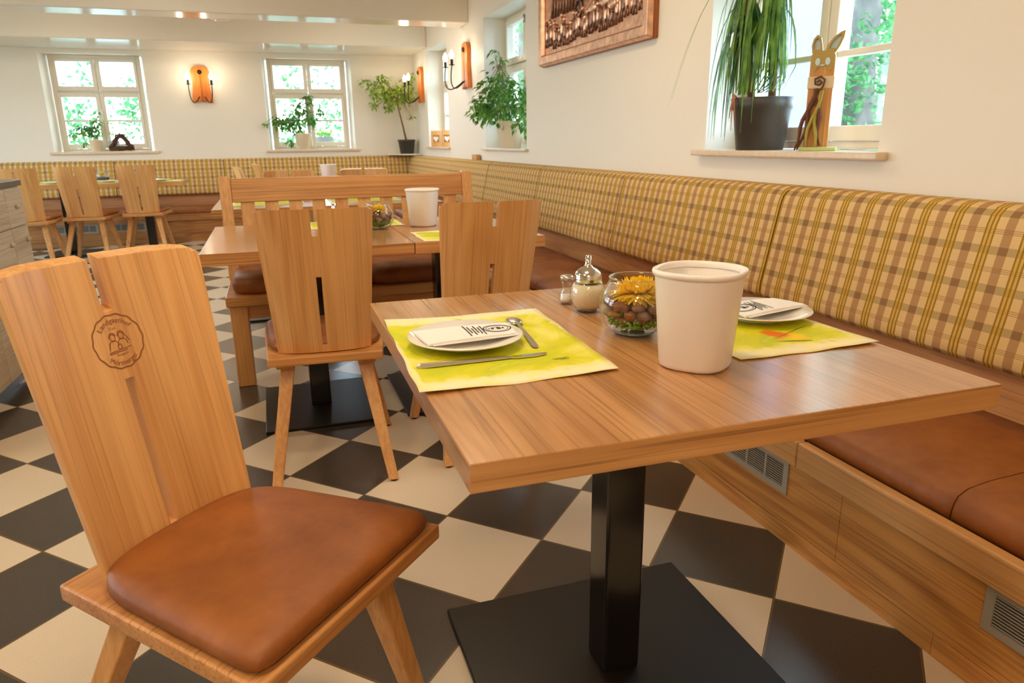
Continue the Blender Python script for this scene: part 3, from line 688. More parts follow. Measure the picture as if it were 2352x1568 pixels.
# ------------------------------------------------------------------ table setting
ZT = 0.747
def placemat(label, corners, mat, z=ZT, curl=0.0, group='lime paper placemats', printing=True):
    """corners: back-left, back-right, front-right, front-left"""
    A_, B_, C_, D_ = [Vector(c) for c in corners]; c0 = (A_+B_+C_+D_)/4
    bm = B(); n = 24; rnd = random.Random(label); top = []
    ph = [rnd.uniform(0, 6) for _ in range(6)]
    for j in range(n+1):
        row = []
        for i in range(n+1):
            u, v = i/n, j/n; p = (A_*(1-u)+B_*u)*(1-v)+(D_*(1-u)+C_*u)*v-c0
            e = min(u, 1-u, v, 1-v); k = max(0, 1-e*9)
            p += Vector((math.sin(v*21+ph[0])*0.0013*k, math.sin(u*19+ph[1])*0.0016*k))
            h = 0.0009+k*k*0.0016*(0.5+0.5*math.sin(u*9+v*11+ph[2]))+k*curl*(0.5+0.5*math.sin(u*6+ph[3]))
            row.append((p.x, p.y, h))
        top.append(row)
    V1 = [[bm.verts.new(p) for p in r] for r in top]; V0 = [[bm.verts.new((p[0], p[1], max(0.0001, p[2]-0.0006))) for p in r] for r in top]
    for j in range(n):
        for i in range(n):
            bm.faces.new((V1[j][i], V1[j+1][i], V1[j+1][i+1], V1[j][i+1])).smooth = True; bm.faces.new((V0[j][i], V0[j][i+1], V0[j+1][i+1], V0[j+1][i])).smooth = True
    E = [(V1[0][i], V0[0][i]) for i in range(n+1)]+[(V1[j][n], V0[j][n]) for j in range(1, n+1)]+[(V1[n][i], V0[n][i]) for i in range(n-1, -1, -1)]+[(V1[j][0], V0[j][0]) for j in range(n-1, 0, -1)]
    for a, b in zip(E, E[1:]+E[:1]): bm.faces.new((a[0], b[0], b[1], a[1]))
    o = obj('placemat', bm, mat, None, loc=(c0.x, c0.y, z)); tag(o, label, 'placemat', group)
    return o
pm1 = placemat('lime paper placemat under the left plate on the near table', [(0.204, 1.490), (0.545, 1.478), (0.522, 1.013), (0.185, 1.011)], M_mat1, curl=0.004)
pm2 = placemat('lime paper placemat with orange flower print on the near table bench side', [(0.752, 1.468), (1.043, 1.468), (1.046, 0.990), (0.742, 0.988)], M_mat2, curl=0.003)
def printmark(parent, cx, cy, w, rz, rows):
    bm = B(); M = Matrix.Translation((cx, cy, 0)) @ Matrix.Rotation(rz, 4, 'Z')
    for k, (a, b) in enumerate(rows):
        y = -k*0.0042; q = [M @ Vector((a*w, y, 0.00125)), M @ Vector((b*w, y+0.0006, 0.00125)), M @ Vector((b*w, y+0.0020, 0.00125)), M @ Vector((a*w, y+0.0014, 0.00125))]
        bm.faces.new([bm.verts.new(p) for p in q])
    obj('print', bm, M_ink, parent, recalc=False)
def leafprint(parent, pts, w=0.0022, mat=None):
    bm = B()
    P = [Vector((x, y, 0.0013)) for x, y in pts]
    for i, (a, b) in enumerate(zip(P, P[1:])):
        d = (b-a).normalized(); n = Vector((-d.y, d.x, 0)); k0 = w*math.sin(PI*(i+0.15)/(len(P))); k1 = w*math.sin(PI*(i+1)/(len(P)))
        bm.faces.new([bm.verts.new(p) for p in (a-n*k0, b-n*k1, b+n*k1, a+n*k0)])
    obj('leaf_print', bm, mat or plain('olive_print', srgb(150, 150, 30), 0.8), parent, recalc=False)
printmark(pm1, 0.093, -0.135, 0.03, 0.12, [(-0.5, 0.6), (-0.4, 0.35), (-0.1, 0.5)])
printmark(pm1, -0.150, -0.205, 0.012, -0.6, [(-0.5, 0.6), (-0.4, 0.35)])
leafprint(pm1, [(-0.03+0.0065*i, 0.205-0.003*i+0.010*math.sin(i*0.45)) for i in range(8)])
leafprint(pm1, [(-0.11+0.010*i, 0.17-0.0035*i+0.004*math.sin(i*0.9)) for i in range(9)])
leafprint(pm2, [(-0.02+0.016*i, -0.15+0.008*i) for i in range(10)], 0.0014, plain('olive_line_print', srgb(132, 122, 50), 0.8))
leafprint(pm2, [(-0.02+0.012*i, -0.16-0.003*i) for i in range(7)], 0.004)
printmark(pm2, -0.09, -0.09, 0.03, 0.1, [(-0.5, 0.6), (-0.4, 0.35)])

PLP = [(0.001, 0.004), (0.058, 0.004), (0.066, 0.006), (0.1065, 0.018), (0.109, 0.0195), (0.108, 0.021), (0.066, 0.0105), (0.056, 0.0085), (0.001, 0.0080)]
def plate(label, x, y, z=ZT+0.0017, group='white porcelain plates'):
    bm = B(); lathe(bm, PLP, 64, cap0=True, cap1=True); lathe(bm, [(0.052, 0.0), (0.055, 0.0), (0.058, 0.0045), (0.050, 0.0045)], 48)
    o = obj('plate', bm, M_white, None, loc=(x, y, z)); return tag(o, label, 'plate', group)
plate('round white plate with printed napkin sleeve and knife in front of it', 0.323, 1.258)
p2 = plate('round white plate half hidden behind the white bin on the bench side', 0.962, 1.235)
def napkin(label, q, z, emblem=1):
    """paper cutlery sleeve lying on a plate: q = four corners (left-back, right-back, right-front, left-front)"""
    P = [Vector(p) for p in q]; c = sum(P, Vector((0, 0)))/4; P = [p-c for p in P]
    S = lambda u, v, h: (*((P[3]*(1-u)+P[2]*u)*(1-v)+(P[0]*(1-u)+P[1]*u)*v), h)
    t = thing('napkin_sleeve', label, 'napkin', (c.x, c.y, z), 0, 'printed napkin sleeves')
    bm = B(); n = 14; H = lambda u: 0.0048+0.0018*math.sin(u*PI)
    loft(bm, [[S(u, 0, H(u)-0.004), S(u, 0, H(u)), S(u, 0.5, H(u)+0.0008), S(u, 1, H(u)), S(u, 1, H(u)-0.004)] for u in [k/n for k in range(n+1)]], smooth=False); obj('sleeve', bm, M_paper, t)
    bm = B(); loft(bm, [[S(u, -0.06, 0.0012), S(u, -0.06, 0.0024), S(u, 1.05, 0.0024), S(u, 1.05, 0.0012)] for u in (0.05, 0.5, 1.02)]); obj('napkin', bm, M_paper, t)
    bm = B(); X = lambda u, v: Vector(S(u, v, H(u)+0.0008*(1-abs(v-0.5)*2)+0.0005))
    ec = 0.84 if emblem == 1 else 0.16; ln = (P[1]-P[0]).length; wd = (P[0]-P[3]).length; r = 0.030
    for r0_, r1_ in ((0.90, 1.0), (0.74, 0.79)):
        for k in range(32):
            a, b_ = 2*PI*k/32, 2*PI*(k+1)/32
            bm.faces.new([bm.verts.new(X(ec+r*rr_*math.cos(an)/ln, 0.5+r*rr_*math.sin(an)/wd)) for rr_, an in ((r0_, a), (r1_, a), (r1_, b_), (r0_, b_))])
    for dx, dy, w, h in ((-0.010, 0, 0.006, 0.012), (0.003, -0.001, 0.009, 0.015), (0.012, 0.0, 0.005, 0.010), (-0.017, 0.0, 0.003, 0.006), (-0.001, 0.010, 0.012, 0.003)):
        bm.faces.new([bm.verts.new(X(ec+(dx+sx*w/2)/ln, 0.5+(dy+sy*h/2)/wd)) for sx, sy in ((-1, -1), (1, -1), (1, 1), (-1, 1))])
    for k, (v0, v1) in enumerate(((0.12, 0.82), (0.2, 0.74), (0.28, 0.86), (0.16, 0.7), (0.3, 0.8), (0.1, 0.9))):
        u = (0.675-k*0.034) if emblem == 1 else (0.325+k*0.034); w = 0.0016/ln
        v = v0
        while v < v1-0.02:
            bm.faces.new([bm.verts.new(X(*p)) for p in ((u-w, v), (u+w, v), (u+w, v+0.045), (u-w, v+0.045))]); v += 0.065
    obj('print', bm, M_ink, t, recalc=False); return t
napkin('white napkin sleeve with round black emblem lying on the left plate', [(0.232, 1.305), (0.420, 1.305), (0.412, 1.222), (0.240, 1.205)], ZT+0.0195, 1)
napkin('white napkin sleeve lying on the plate behind the white bin', [(0.905, 1.285), (1.050, 1.300), (1.072, 1.222), (0.888, 1.178)], ZT+0.0195, 2)
# knife and spoon
t = thing('table_knife', 'stainless steel table knife lying in front of the left plate', 'knife', (0.325, 1.143, ZT+0.0016))
bm = B(); loft(bm, [[(x, -w, 0.0005), (x, w, 0.0005), (x, w*0.8, h), (x, -w*0.8, h)] for x, w, h in ((-0.118, 0.005, 0.004), (-0.112, 0.0068, 0.007), (0.0, 0.0058, 0.0062), (0.045, 0.0048, 0.005), (0.052, 0.004, 0.0038))]); obj('handle', bm, M_steel, t, bevel=0.0012)
bm = B(); loft(bm, [[(x, y0, 0.0008), (x, y1, 0.0008), (x, y1, 0.0026), (x, y0, 0.0026)] for x, y0, y1 in ((0.050, -0.004, 0.0045), (0.062, -0.0085, 0.006), (0.095, -0.009, 0.0064), (0.112, -0.005, 0.006), (0.119, 0.001, 0.0042))]); obj('blade', bm, M_chrome, t)
t = thing('teaspoon', 'stainless steel spoon lying right of the left plate', 'spoon', (0.449, 1.285, ZT+0.0016), math.radians(-6))
bm = B(); ball(bm, (0, 0.088, 0.0062), 1.0, 0.0178, 0.0265, 0.0056, seg=24); obj('bowl', bm, M_steel, t)
bm = B(); loft(bm, [[(-w, y, h), (w, y, h), (w, y, h+0.0022), (-w, y, h+0.0022)] for y, w, h in ((0.066, 0.004, 0.007), (0.045, 0.0026, 0.0085), (0.0, 0.003, 0.008), (-0.06, 0.0055, 0.004), (-0.092, 0.0066, 0.0012), (-0.1, 0.004, 0.0008))]); obj('handle', bm, M_steel, t, bevel=0.0008)

# white table bin
def make_bin(name, label, x, y, z, rz=0.0, group='white table bins'):
    t = thing(name, label, 'bin', (x, y, z), rz, group)
    bm = B(); R0, R1, Hh = 0.0565, 0.069, 0.158
    n = 64; prof = [(R0-0.006, 0.0), (R0-0.001, 0.003), (R0+0.001, 0.008), (R1, Hh-0.004)]
    inner = [(R1-0.0022, Hh-0.004), (R0-0.002, 0.010), (R0-0.008, 0.006)]
    lathe(bm, prof+[(R1+0.0005, Hh)]+inner, n, sq=2.7, rot=0.55); obj('bin_body', bm, M_plastic, t)
    bm = B(); lathe(bm, [(R1-0.0015, Hh-0.002), (R1+0.0035, Hh-0.001), (R1+0.0058, Hh+0.003), (R1+0.005, Hh+0.0075), (R1+0.001, Hh+0.009), (R1-0.0024, Hh+0.006), (R1-0.0024, Hh-0.002)], n, sq=2.5, rot=0.55, cap0=False, cap1=False)
    obj('rim', bm, M_plastic, t); return t
bin1 = make_bin('table_bin', 'white plastic table bin standing on the near table', 0.660, 1.003, ZT, 0.12)
dup(bin1, (0.652, 3.245, ZT), 0.4, 'white plastic table bin standing on the joined tables before the slatted bench')
dup(bin1, (0.56, 7.35, ZT), 0.2, 'small distant white table bin seen above the slatted bench')

# glass bowl with bark, moss and a yellow chrysanthemum
BWL = [(0.026, 0.0), (0.034, 0.0012), (0.046, 0.008), (0.060, 0.022), (0.0685, 0.040), (0.0705, 0.055), (0.0685, 0.072), (0.061, 0.090), (0.0530, 0.103), (0.0505, 0.110), (0.0512, 0.1135)]
def make_bowl(label, x, y, z):
    t = thing('glass_bowl', label, 'bowl', (x, y, z), 0, 'glass fish bowls')
    bm = B(); inn = [(r-0.0022, max(zz, 0.006)) for r, zz in reversed(BWL)]; inn[-1] = (0.02, 0.006)
    lathe(bm, BWL+inn, 48); obj('bowl_wall', bm, M_clear, t)
    bm = B(); lathe(bm, [(0.0490, 0.1120), (0.0512, 0.1115), (0.0526, 0.1132), (0.0512, 0.1150), (0.0492, 0.1146)], 48, cap0=False, cap1=False); obj('rim', bm, glass('glass_rim', (0.85, 0.9, 0.88), 3.0), t)
    bm = B(); lathe(bm, [(0.005, 0.0004), (0.034, 0.0018), (0.040, 0.005), (0.034, 0.0058), (0.005, 0.0058)], 40); obj('foot', bm, glass('glass_foot', (0.72, 0.9, 0.96), 2.0), t)
    return t
def flower(label, x, y, z, R=0.050, n=330, group='yellow chrysanthemum heads'):
    t = thing('chrysanthemum', label, 'flower', (x, y, z), 0, group); rnd = random.Random(label)
    bm = B()
    for k in range(n):
        q = k/n; az = k*2.39996; el = math.radians(88-q*112)+rnd.uniform(-0.12, 0.12); ln = R*(0.80+0.22*q)*rnd.uniform(0.85, 1.08); w = 0.0040
        d = Vector((math.cos(az)*math.cos(el), math.sin(az)*math.cos(el), math.sin(el)*0.62)); sd = d.cross(Vector((0, 0, 1))); sd = sd.normalized() if sd.length > 1e-3 else Vector((1, 0, 0)); up = sd.cross(d)
        base = d*0.004; pts = []
        for s, ww, b_ in ((0, 0.5, 0), (0.5, 1.0, 0.0), (0.85, 0.9, 0.03), (1.0, 0.15, 0.09)):
            c = base+d*ln*s+up*ln*b_*2*(1 if el > 0.2 else -0.4); pts.append((c-sd*w*ww, c+up*0.0014, c+sd*w*ww))
        V = [[bm.verts.new(p) for p in row] for row in pts]
        for a, b_ in zip(V, V[1:]):
            for i in (0, 1): bm.faces.new((a[i], a[i+1], b_[i+1], b_[i]))
    obj('petals', bm, M_yellow, t, recalc=False)
    bm = B(); ball(bm, (0, 0, -0.006), 0.012, 1, 1, 0.9); tube(bm, [(0, 0, -0.006), (0.004, 0.002, -0.03)], 0.0024); obj('calyx', bm, M_ficus, t)
    return t
def stone_mesh(seed, r):
    rnd = random.Random(seed); bm = B(); bmesh.ops.create_icosphere(bm, subdivisions=2, radius=r)
    for v in bm.verts:
        k = 1+0.22*math.sin(v.co.x/r*3+seed)+0.16*math.sin(v.co.y/r*4+seed*2); v.co = Vector((v.co.x*1.15*k, v.co.y*k, v.co.z*0.62*k))
    return bm
def fill_bowl(x, y, z, where, nst):
    rnd = random.Random(where)
    bm = B()
    for k in range(420):
        a = rnd.uniform(0, 2*PI); q = rnd.uniform(0, 1)**0.5; r = 0.053*q; zz = 0.0085+0.016*q*q+rnd.uniform(0, 0.011)
        rmax = 0.046 if zz < 0.016 else 0.054
        r = min(r, rmax); s = rnd.uniform(0.002, 0.0038); bmesh.ops.create_icosphere(bm, subdivisions=1, radius=s, matrix=Matrix.Translation((r*math.cos(a), r*math.sin(a), zz)))
    tag(obj('moss', bm, M_moss, None, loc=(x, y, z), smooth=True), 'bright green moss lining the bottom of the glass bowl on %s' % where, 'moss', kind='stuff')
    protos = []
    for k, m in enumerate((M_bark, M_slate, M_bark)): protos.append(obj('stone', stone_mesh(k+1, 0.0135), m, None, smooth=True))
    spots = []
    layers = ((0.032, 7, 0.034), (0.046, 10, 0.048), (0.062, 10, 0.050), (0.048, 4, 0.02), (0.062, 5, 0.024)); k = 0
    for zz, nn, rad in layers:
        for i in range(nn):
            if k >= nst: break
            a = 2*PI*i/nn+zz*60; spots.append((rad*math.cos(a), rad*math.sin(a), zz+rnd.uniform(-0.003, 0.003))); k += 1
    for k, (sx, sy, sz) in enumerate(spots):
        o = protos[k % 3] if k < 3 else protos[k % 3].copy()
        if k >= 3: COL.objects.link(o)
        o.location = (x+sx, y+sy, z+sz); o.rotation_euler = (rnd.uniform(-0.5, 0.5), rnd.uniform(-0.5, 0.5), rnd.uniform(0, 6))
        tag(o, 'brown stone in the glass bowl on %s' % where, 'stone', 'stones in the glass bowl on %s' % where)
make_bowl('round glass bowl with yellow flower beside the white bin on the near table', 0.660, 1.222, ZT)
fill_bowl(0.660, 1.222, ZT, 'the near table', 36)
flower('yellow chrysanthemum head lying in the near glass bowl', 0.664, 1.214, ZT+0.082, 0.052, 340)
make_bowl('round glass bowl with flower on the joined tables, seen past a chair back', 0.445, 3.215, ZT)
fill_bowl(0.445, 3.215, ZT, 'the joined tables', 22)
flower('yellow flower head in the glass bowl on the joined tables', 0.445, 3.20, ZT+0.086, 0.04, 90)
make_bowl('small distant glass bowl on the far left table between two chairs', -1.67, 8.72, ZT)
flower('distant yellow flower in the bowl on the far left table', -1.67, 8.71, ZT+0.085, 0.045, 60)
bm = B(); lathe(bm, [(0.03, 0.008), (0.06, 0.03), (0.062, 0.05), (0.03, 0.055)], 16); tag(obj('moss', bm, M_potdark, None, loc=(-1.67, 8.72, ZT)), 'dark filling of the bowl on the far left table', 'moss', kind='stuff')

# sugar dispenser and salt shaker
def sugar(label, x, y, fill=True):
    t = thing('sugar_dispenser', label, 'sugar dispenser', (x, y, ZT), 0, 'sugar dispensers')
    prof = [(0.024, 0.0), (0.026, 0.0015), (0.025, 0.005), (0.034, 0.016), (0.0405, 0.034), (0.0395, 0.052), (0.033, 0.066), (0.0295, 0.072)]
    bm = B(); lathe(bm, prof+[(r-0.0018, max(zz, 0.006)) for r, zz in reversed(prof)], 40); obj('jar', bm, M_clear, t)
    bm = B(); lathe(bm, [(0.022, 0.0065), (0.0305, 0.016), (0.0380, 0.034), (0.0372, 0.052), (0.0312, 0.063), (0.01, 0.064)], 40); obj('sugar', bm, M_sugar, t)
    bm = B(); lathe(bm, [(0.0305, 0.068), (0.0315, 0.0695), (0.0305, 0.072), (0.0315, 0.0745), (0.0305, 0.077), (0.0305, 0.082), (0.028, 0.089), (0.020, 0.0965), (0.0115, 0.1005), (0.0085, 0.104), (0.0068, 0.109), (0.0063, 0.126), (0.0049, 0.126), (0.0049, 0.11)], 40); obj('lid', bm, M_chrome, t)
    return t
sg = sugar('glass sugar dispenser with steel spout beside the bowl on the near table', 0.652, 1.428)
dup(sg, (0.245, 3.12, ZT), 0, 'sugar dispenser whose lid peeks over a chair back on the joined tables')
t = thing('salt_shaker', 'small glass salt shaker behind the sugar dispenser', 'shaker', (0.636, 1.512, ZT))
prof = [(0.014, 0.0), (0.0175, 0.002), (0.0185, 0.014), (0.0155, 0.026), (0.0115, 0.036), (0.0112, 0.046), (0.0145, 0.060)]
bm = B(); lathe(bm, prof+[(r-0.0014, max(zz, 0.005)) for r, zz in reversed(prof)], 32); obj('jar', bm, M_clear, t)
bm = B(); lathe(bm, [(0.012, 0.006), (0.016, 0.012), (0.0135, 0.024), (0.003, 0.025)], 24); obj('salt', bm, M_white, t)
bm = B(); lathe(bm, [(0.0145, 0.058), (0.0158, 0.0585), (0.0158, 0.066), (0.0135, 0.0685), (0.004, 0.0695)], 32); obj('lid', bm, M_steel, t)

# settings on the other tables
def rect(x0, x1, y0, y1): return [(x0, y1), (x1, y1), (x1, y0), (x0, y0)]
placemat('lime placemat with orange print at the front of the joined tables, right side', rect(0.545, 0.985, 2.715, 3.02), M_mat2)
placemat('lime placemat at the bench side of the joined tables beside the glass bowl', rect(0.15, 0.575, 3.30, 3.595), M_mat1)
placemat('lime placemat at the front of the joined tables hidden by a chair back', rect(0.03, 0.345, 2.71, 3.01), M_mat1)
placemat('lime placemat seen between the left slats of the slatted bench', rect(-0.24, 0.2, 4.75, 5.1), M_mat1)
placemat('lime placemat seen between the right slats of the slatted bench', rect(0.36, 0.82, 4.75, 5.1), M_mat1)
for x0, lab in ((-2.30, 'pale placemat at the left of the far left table'), (-1.80, 'pale placemat in the middle of the far left table'), (-1.31, 'pale placemat at the right end of the far left table')):
    placemat(lab, rect(x0, x0+0.42, 8.35, 8.66), M_mat1)
    plate('small white plate on the ' + lab, x0+0.21, 8.50)
plate('white plate at the front of the joined tables beside a chair back', 0.79, 2.87)
# ------------------------------------------------------------------ sconces
def sconce(label, loc, rz):
    t = thing('wall_sconce', label, 'wall lamp', loc, rz, 'wooden wall sconces')       # local: plank faces -y, wall at y = 0
    bm = B(); half = [(0.0, 0.0), (0.05, 0.008), (0.088, -0.012), (0.118, -0.008), (0.112, 0.06), (0.098, 0.16), (0.094, 0.25), (0.104, 0.31), (0.106, 0.35), (0.092, 0.385), (0.06, 0.408), (0.0, 0.417)]
    pl = [(x, z) for x, z in half]+[(-x, z) for x, z in reversed(half[1:-1])]
    prism(bm, pl, lambda u, v, d: (u, d, v), -0.045, -0.002); bp_ = obj('back_plank', bm, M_sconcewood, t, bevel=0.008, seg=3)
    bm = B(); loft(bm, [[(-w, -0.0455, z), (w, -0.0455, z), (w, -0.0475, z), (-w, -0.0475, z)] for w, z in ((0.020, 0.0), (0.012, 0.05), (0.005, 0.14), (0.006, 0.33))]); obj('groove', bm, M_redwood, bp_)
    bm = B(); lathe(bm, [(0.024, 0), (0.026, 0.008), (0.014, 0.016), (0.006, 0.022)], 16, (0, 0, 0)); bmesh.ops.rotate(bm, verts=bm.verts, cent=(0, 0, 0), matrix=Matrix.Rotation(PI/2, 3, 'X')); bmesh.ops.translate(bm, verts=bm.verts, vec=(0, -0.045, 0.345)); obj('boss', bm, M_iron, t)
    for sx in (-1, 1):
        bm = B(); pts = []
        for k in range(13):
            a = k/12; pts.append((sx*(0.03+0.10*math.sin(a*PI/2)), -0.05-0.16*math.sin(a*PI*0.62), 0.06-0.105*math.sin(a*PI*0.9)+0.16*a**2.2))
        tube(bm, pts, 0.0055, 8); ar = obj('arm', bm, M_iron, t); e = pts[-1]
        bm = B(); lathe(bm, [(0.006, 0.0), (0.026, 0.004), (0.027, 0.008), (0.011, 0.010), (0.0125, 0.014), (0.0125, 0.058), (0.009, 0.060)], 16, e); obj('candle_socket', bm, M_iron, ar)
        bm = B(); lathe(bm, [(0.008, 0.060), (0.016, 0.072), (0.0215, 0.088), (0.019, 0.106), (0.010, 0.124), (0.002, 0.138)], 16, e); obj('bulb', bm, M_bulb, ar)
    return t
s1 = sconce('wooden wall sconce between the two far windows', (-0.675, YB, 1.617), 0)
dup(s1, (XW, 7.14, 1.62), -PI/2, 'wooden wall sconce on the right wall beside the window with the bushy ficus')
dup(s1, (XW, 9.37, 1.60), -PI/2, 'wooden wall sconce in the far right corner above the ficus tree')
# ceiling lamps (round, flush), all out of view; several added as fill light
def ceiling_lamp(label, x, y, on, mat=None):
    t = thing('ceiling_lamp', label, 'ceiling lamp', (x, y, ZC), 0, 'round ceiling lamps')
    bm = B(); lathe(bm, [(0.19, 0.0), (0.19, -0.03), (0.185, -0.035), (0.02, -0.035)], 40); obj('housing', bm, M_white, t)
    bm = B(); lathe(bm, [(0.18, -0.034), (0.178, -0.06), (0.15, -0.085), (0.09, -0.102), (0.005, -0.108)], 40); obj('diffuser', bm, mat or M_lampglow, t)
for k, (x, y, lab) in enumerate(((-0.9, 0.5, 'lit round ceiling lamp over the foreground chair'), (-0.1, -1.0, 'added round fill lamp on the ceiling just behind the camera'), (0.75, 3.2, 'lit round ceiling lamp over the joined tables'), (0.25, 1.15, 'added round fill lamp on the ceiling over the near table'), (-1.9, 2.6, 'lit round ceiling lamp over the grey sideboard'), (-0.7, -1.6, 'added round fill lamp on the ceiling farthest behind the camera'))): ceiling_lamp(lab, x, y, True, M_lampfill if y < -1.2 else None)  # unseen; near-table and rear lamps added to brighten crockery and facing sides
for x, y, lab in ((-1.75, 7.80, 'added round fill lamp hidden behind the first beam near the far left table'), (0.95, 7.80, 'added round fill lamp hidden behind the first beam near the far right window'), (-0.7, 5.9, 'added round fill lamp out of view just before the first ceiling beam')): ceiling_lamp(lab, x, y, True, M_lampfill)  # added lamps, hidden from view, brighten the far wall and beam
t = thing('pendant_lamp', 'small unlit white dome lamp hanging between the two ceiling beams', 'ceiling lamp', (-0.295, 7.86, ZC))
bm = B(); lathe(bm, [(0.03, 0.0), (0.03, -0.02), (0.008, -0.025), (0.008, -0.16)], 16); obj('stem', bm, M_white, t)
bm = B(); lathe(bm, [(0.01, -0.12), (0.06, -0.135), (0.088, -0.165), (0.092, -0.19), (0.07, -0.205), (0.02, -0.212)], 32); obj('shade', bm, M_white, t)

# ------------------------------------------------------------------ copper relief picture
t = thing('copper_relief', 'framed copper relief of a covered wagon and people on the right wall', 'picture', (XW, 4.25, 1.612))
y0, y1, h = -0.785, 0.80, 0.72            # local: wall at x = 0, face towards -x
bm = B(); box(bm, -0.030, -0.002, y0, y1, 0, h); obj('wooden_backing', bm, M_redwood, t, bevel=0.003)
bm = B(); fwid = 0.075
O = [(y0, 0), (y1, 0), (y1, h), (y0, h)]; I = [(y0+fwid, fwid), (y1-fwid, fwid), (y1-fwid, h-fwid), (y0+fwid, h-fwid)]
ins = lambda P, k: [(y+(k if y < 0 else -k), z+(k if z < h/2 else -k)) for y, z in P]
rings = [[bm.verts.new((x, y, z)) for y, z in P] for P, x in ((O, -0.0302), (ins(O, 0.012), -0.062), (ins(I, -0.012), -0.062), (I, -0.0348))]
for a, b in zip(rings, rings[1:]+rings[:1]):
    for k in range(4): bm.faces.new((a[k], a[(k+1) % 4], b[(k+1) % 4], b[k]))
obj('copper_frame', bm, M_copper, t, bevel=0.004)
bm = B(); box(bm, -0.034, -0.0302, y0+fwid-0.01, y1-fwid+0.01, fwid-0.01, h-fwid+0.01); obj('copper_sheet', bm, M_copper, t)
rnd = random.Random(5); bm = B(); Y = lambda u: y1-fwid-0.01-u*(y1-y0-2*fwid-0.02); Zb = fwid+0.012; X0 = -0.034
def blob(u, z, a, b, d=0.012, mi=0): ball(bm, (X0, Y(u), Zb+z), 1.0, d, a, b, seg=10, mi=mi)
for k in range(30):                       # people along the foot of the scene
    u = 0.02+k*0.0325+rnd.uniform(-0.008, 0.008); hh = rnd.uniform(0.10, 0.17); z0_ = rnd.uniform(0.0, 0.035)+0.03*u
    blob(u, z0_+hh*0.55, 0.020, hh*0.36, 0.014, k % 3 == 1); blob(u, z0_+hh, 0.014, 0.018, 0.016, k % 4 == 0)
    for s in (-1, 1): tube(bm, [(X0-0.004, Y(u)+s*0.008, Zb+z0_+hh*0.35), (X0-0.004, Y(u)+s*0.018, Zb+z0_)], 0.006, 6, mi=1)
    if k % 3 == 0: tube(bm, [(X0-0.006, Y(u)-0.01, Zb+z0_+hh*0.7), (X0-0.006, Y(u)-0.05, Zb+z0_+hh*0.5)], 0.005, 6, mi=1)
for u, z in ((0.55, 0.17), (0.66, 0.18), (0.80, 0.20), (0.74, 0.15)):   # draught animals
    blob(u, z, 0.075, 0.036, 0.018, 0); blob(u+0.055, z+0.045, 0.024, 0.02, 0.018, 1)
    for s in (-0.05, -0.03, 0.03, 0.05): tube(bm, [(X0-0.006, Y(u)+s, Zb+z-0.02), (X0-0.004, Y(u)+s+0.006, Zb+z-0.12)], 0.007, 6, mi=1)
for k in range(7):                        # ribs of the wagon cover
    u0_ = 0.40+k*0.028; pts = [(X0-0.006-0.016*math.sin(a*PI/10), Y(u0_+0.03*math.sin(a*PI/10)), Zb+0.26+0.26*a/10) for a in range(11)]
    tube(bm, pts, 0.006, 6, mi=1)
ball(bm, (X0, Y(0.5), Zb+0.36), 1.0, 0.022, 0.13, 0.15, seg=14); box(bm, X0-0.014, X0, Y(0.64), Y(0.38), Zb+0.235, Zb+0.275, mi=1)
for u, z, r in ((0.41, 0.20, 0.055), (0.62, 0.21, 0.055), (0.955, 0.24, 0.075)):
    pts = [(X0-0.008, Y(u)+r*0.8*math.cos(a*PI/10), Zb+z+r*math.sin(a*PI/10)) for a in range(21)]; tube(bm, pts, 0.007, 6, mi=1)
    for a in range(4): tube(bm, [(X0-0.006, Y(u)-r*0.8*math.cos(a*PI/4), Zb+z-r*math.sin(a*PI/4)), (X0-0.006, Y(u)+r*0.8*math.cos(a*PI/4), Zb+z+r*math.sin(a*PI/4))], 0.004, 6, mi=1)
for k in range(9):                        # trees and rooftops of the skyline
    u = 0.10+k*0.035; hh = 0.24+0.10*rnd.random(); tube(bm, [(X0-0.003, Y(u), Zb+0.2), (X0-0.003, Y(u), Zb+hh+0.1)], [0.016, 0.003], 6, mi=1)
obj('relief', bm, [M_copper, M_copperdk], t)

# ------------------------------------------------------------------ plants
def leaf(bm, p, d, n, ln, w, mi=0):
    d = d.normalized(); s = d.cross(n); s = s.normalized() if s.length > 1e-4 else d.orthogonal().normalized(); n = s.cross(d)
    a = bm.verts.new(p); m1 = bm.verts.new(p+d*ln*0.45-n*ln*0.04); l = bm.verts.new(p+d*ln*0.42+s*w+n*w*0.25); r = bm.verts.new(p+d*ln*0.42-s*w+n*w*0.25); e = bm.verts.new(p+d*ln-n*ln*0.12)
    for f in ((a, m1, l), (a, r, m1), (m1, e, l), (m1, r, e)): bm.faces.new(f).material_index = mi
def pot(prof, mat, parent, soil_r, soil_z, name='pot'):
    bm = B(); lathe(bm, prof, 40); o = obj(name, bm, mat, parent)
    bm = B(); lathe(bm, [(0.005, soil_z-0.01), (soil_r, soil_z-0.01), (soil_r, soil_z), (0.005, soil_z+0.004)], 24); obj('soil', bm, M_soil, parent); return o
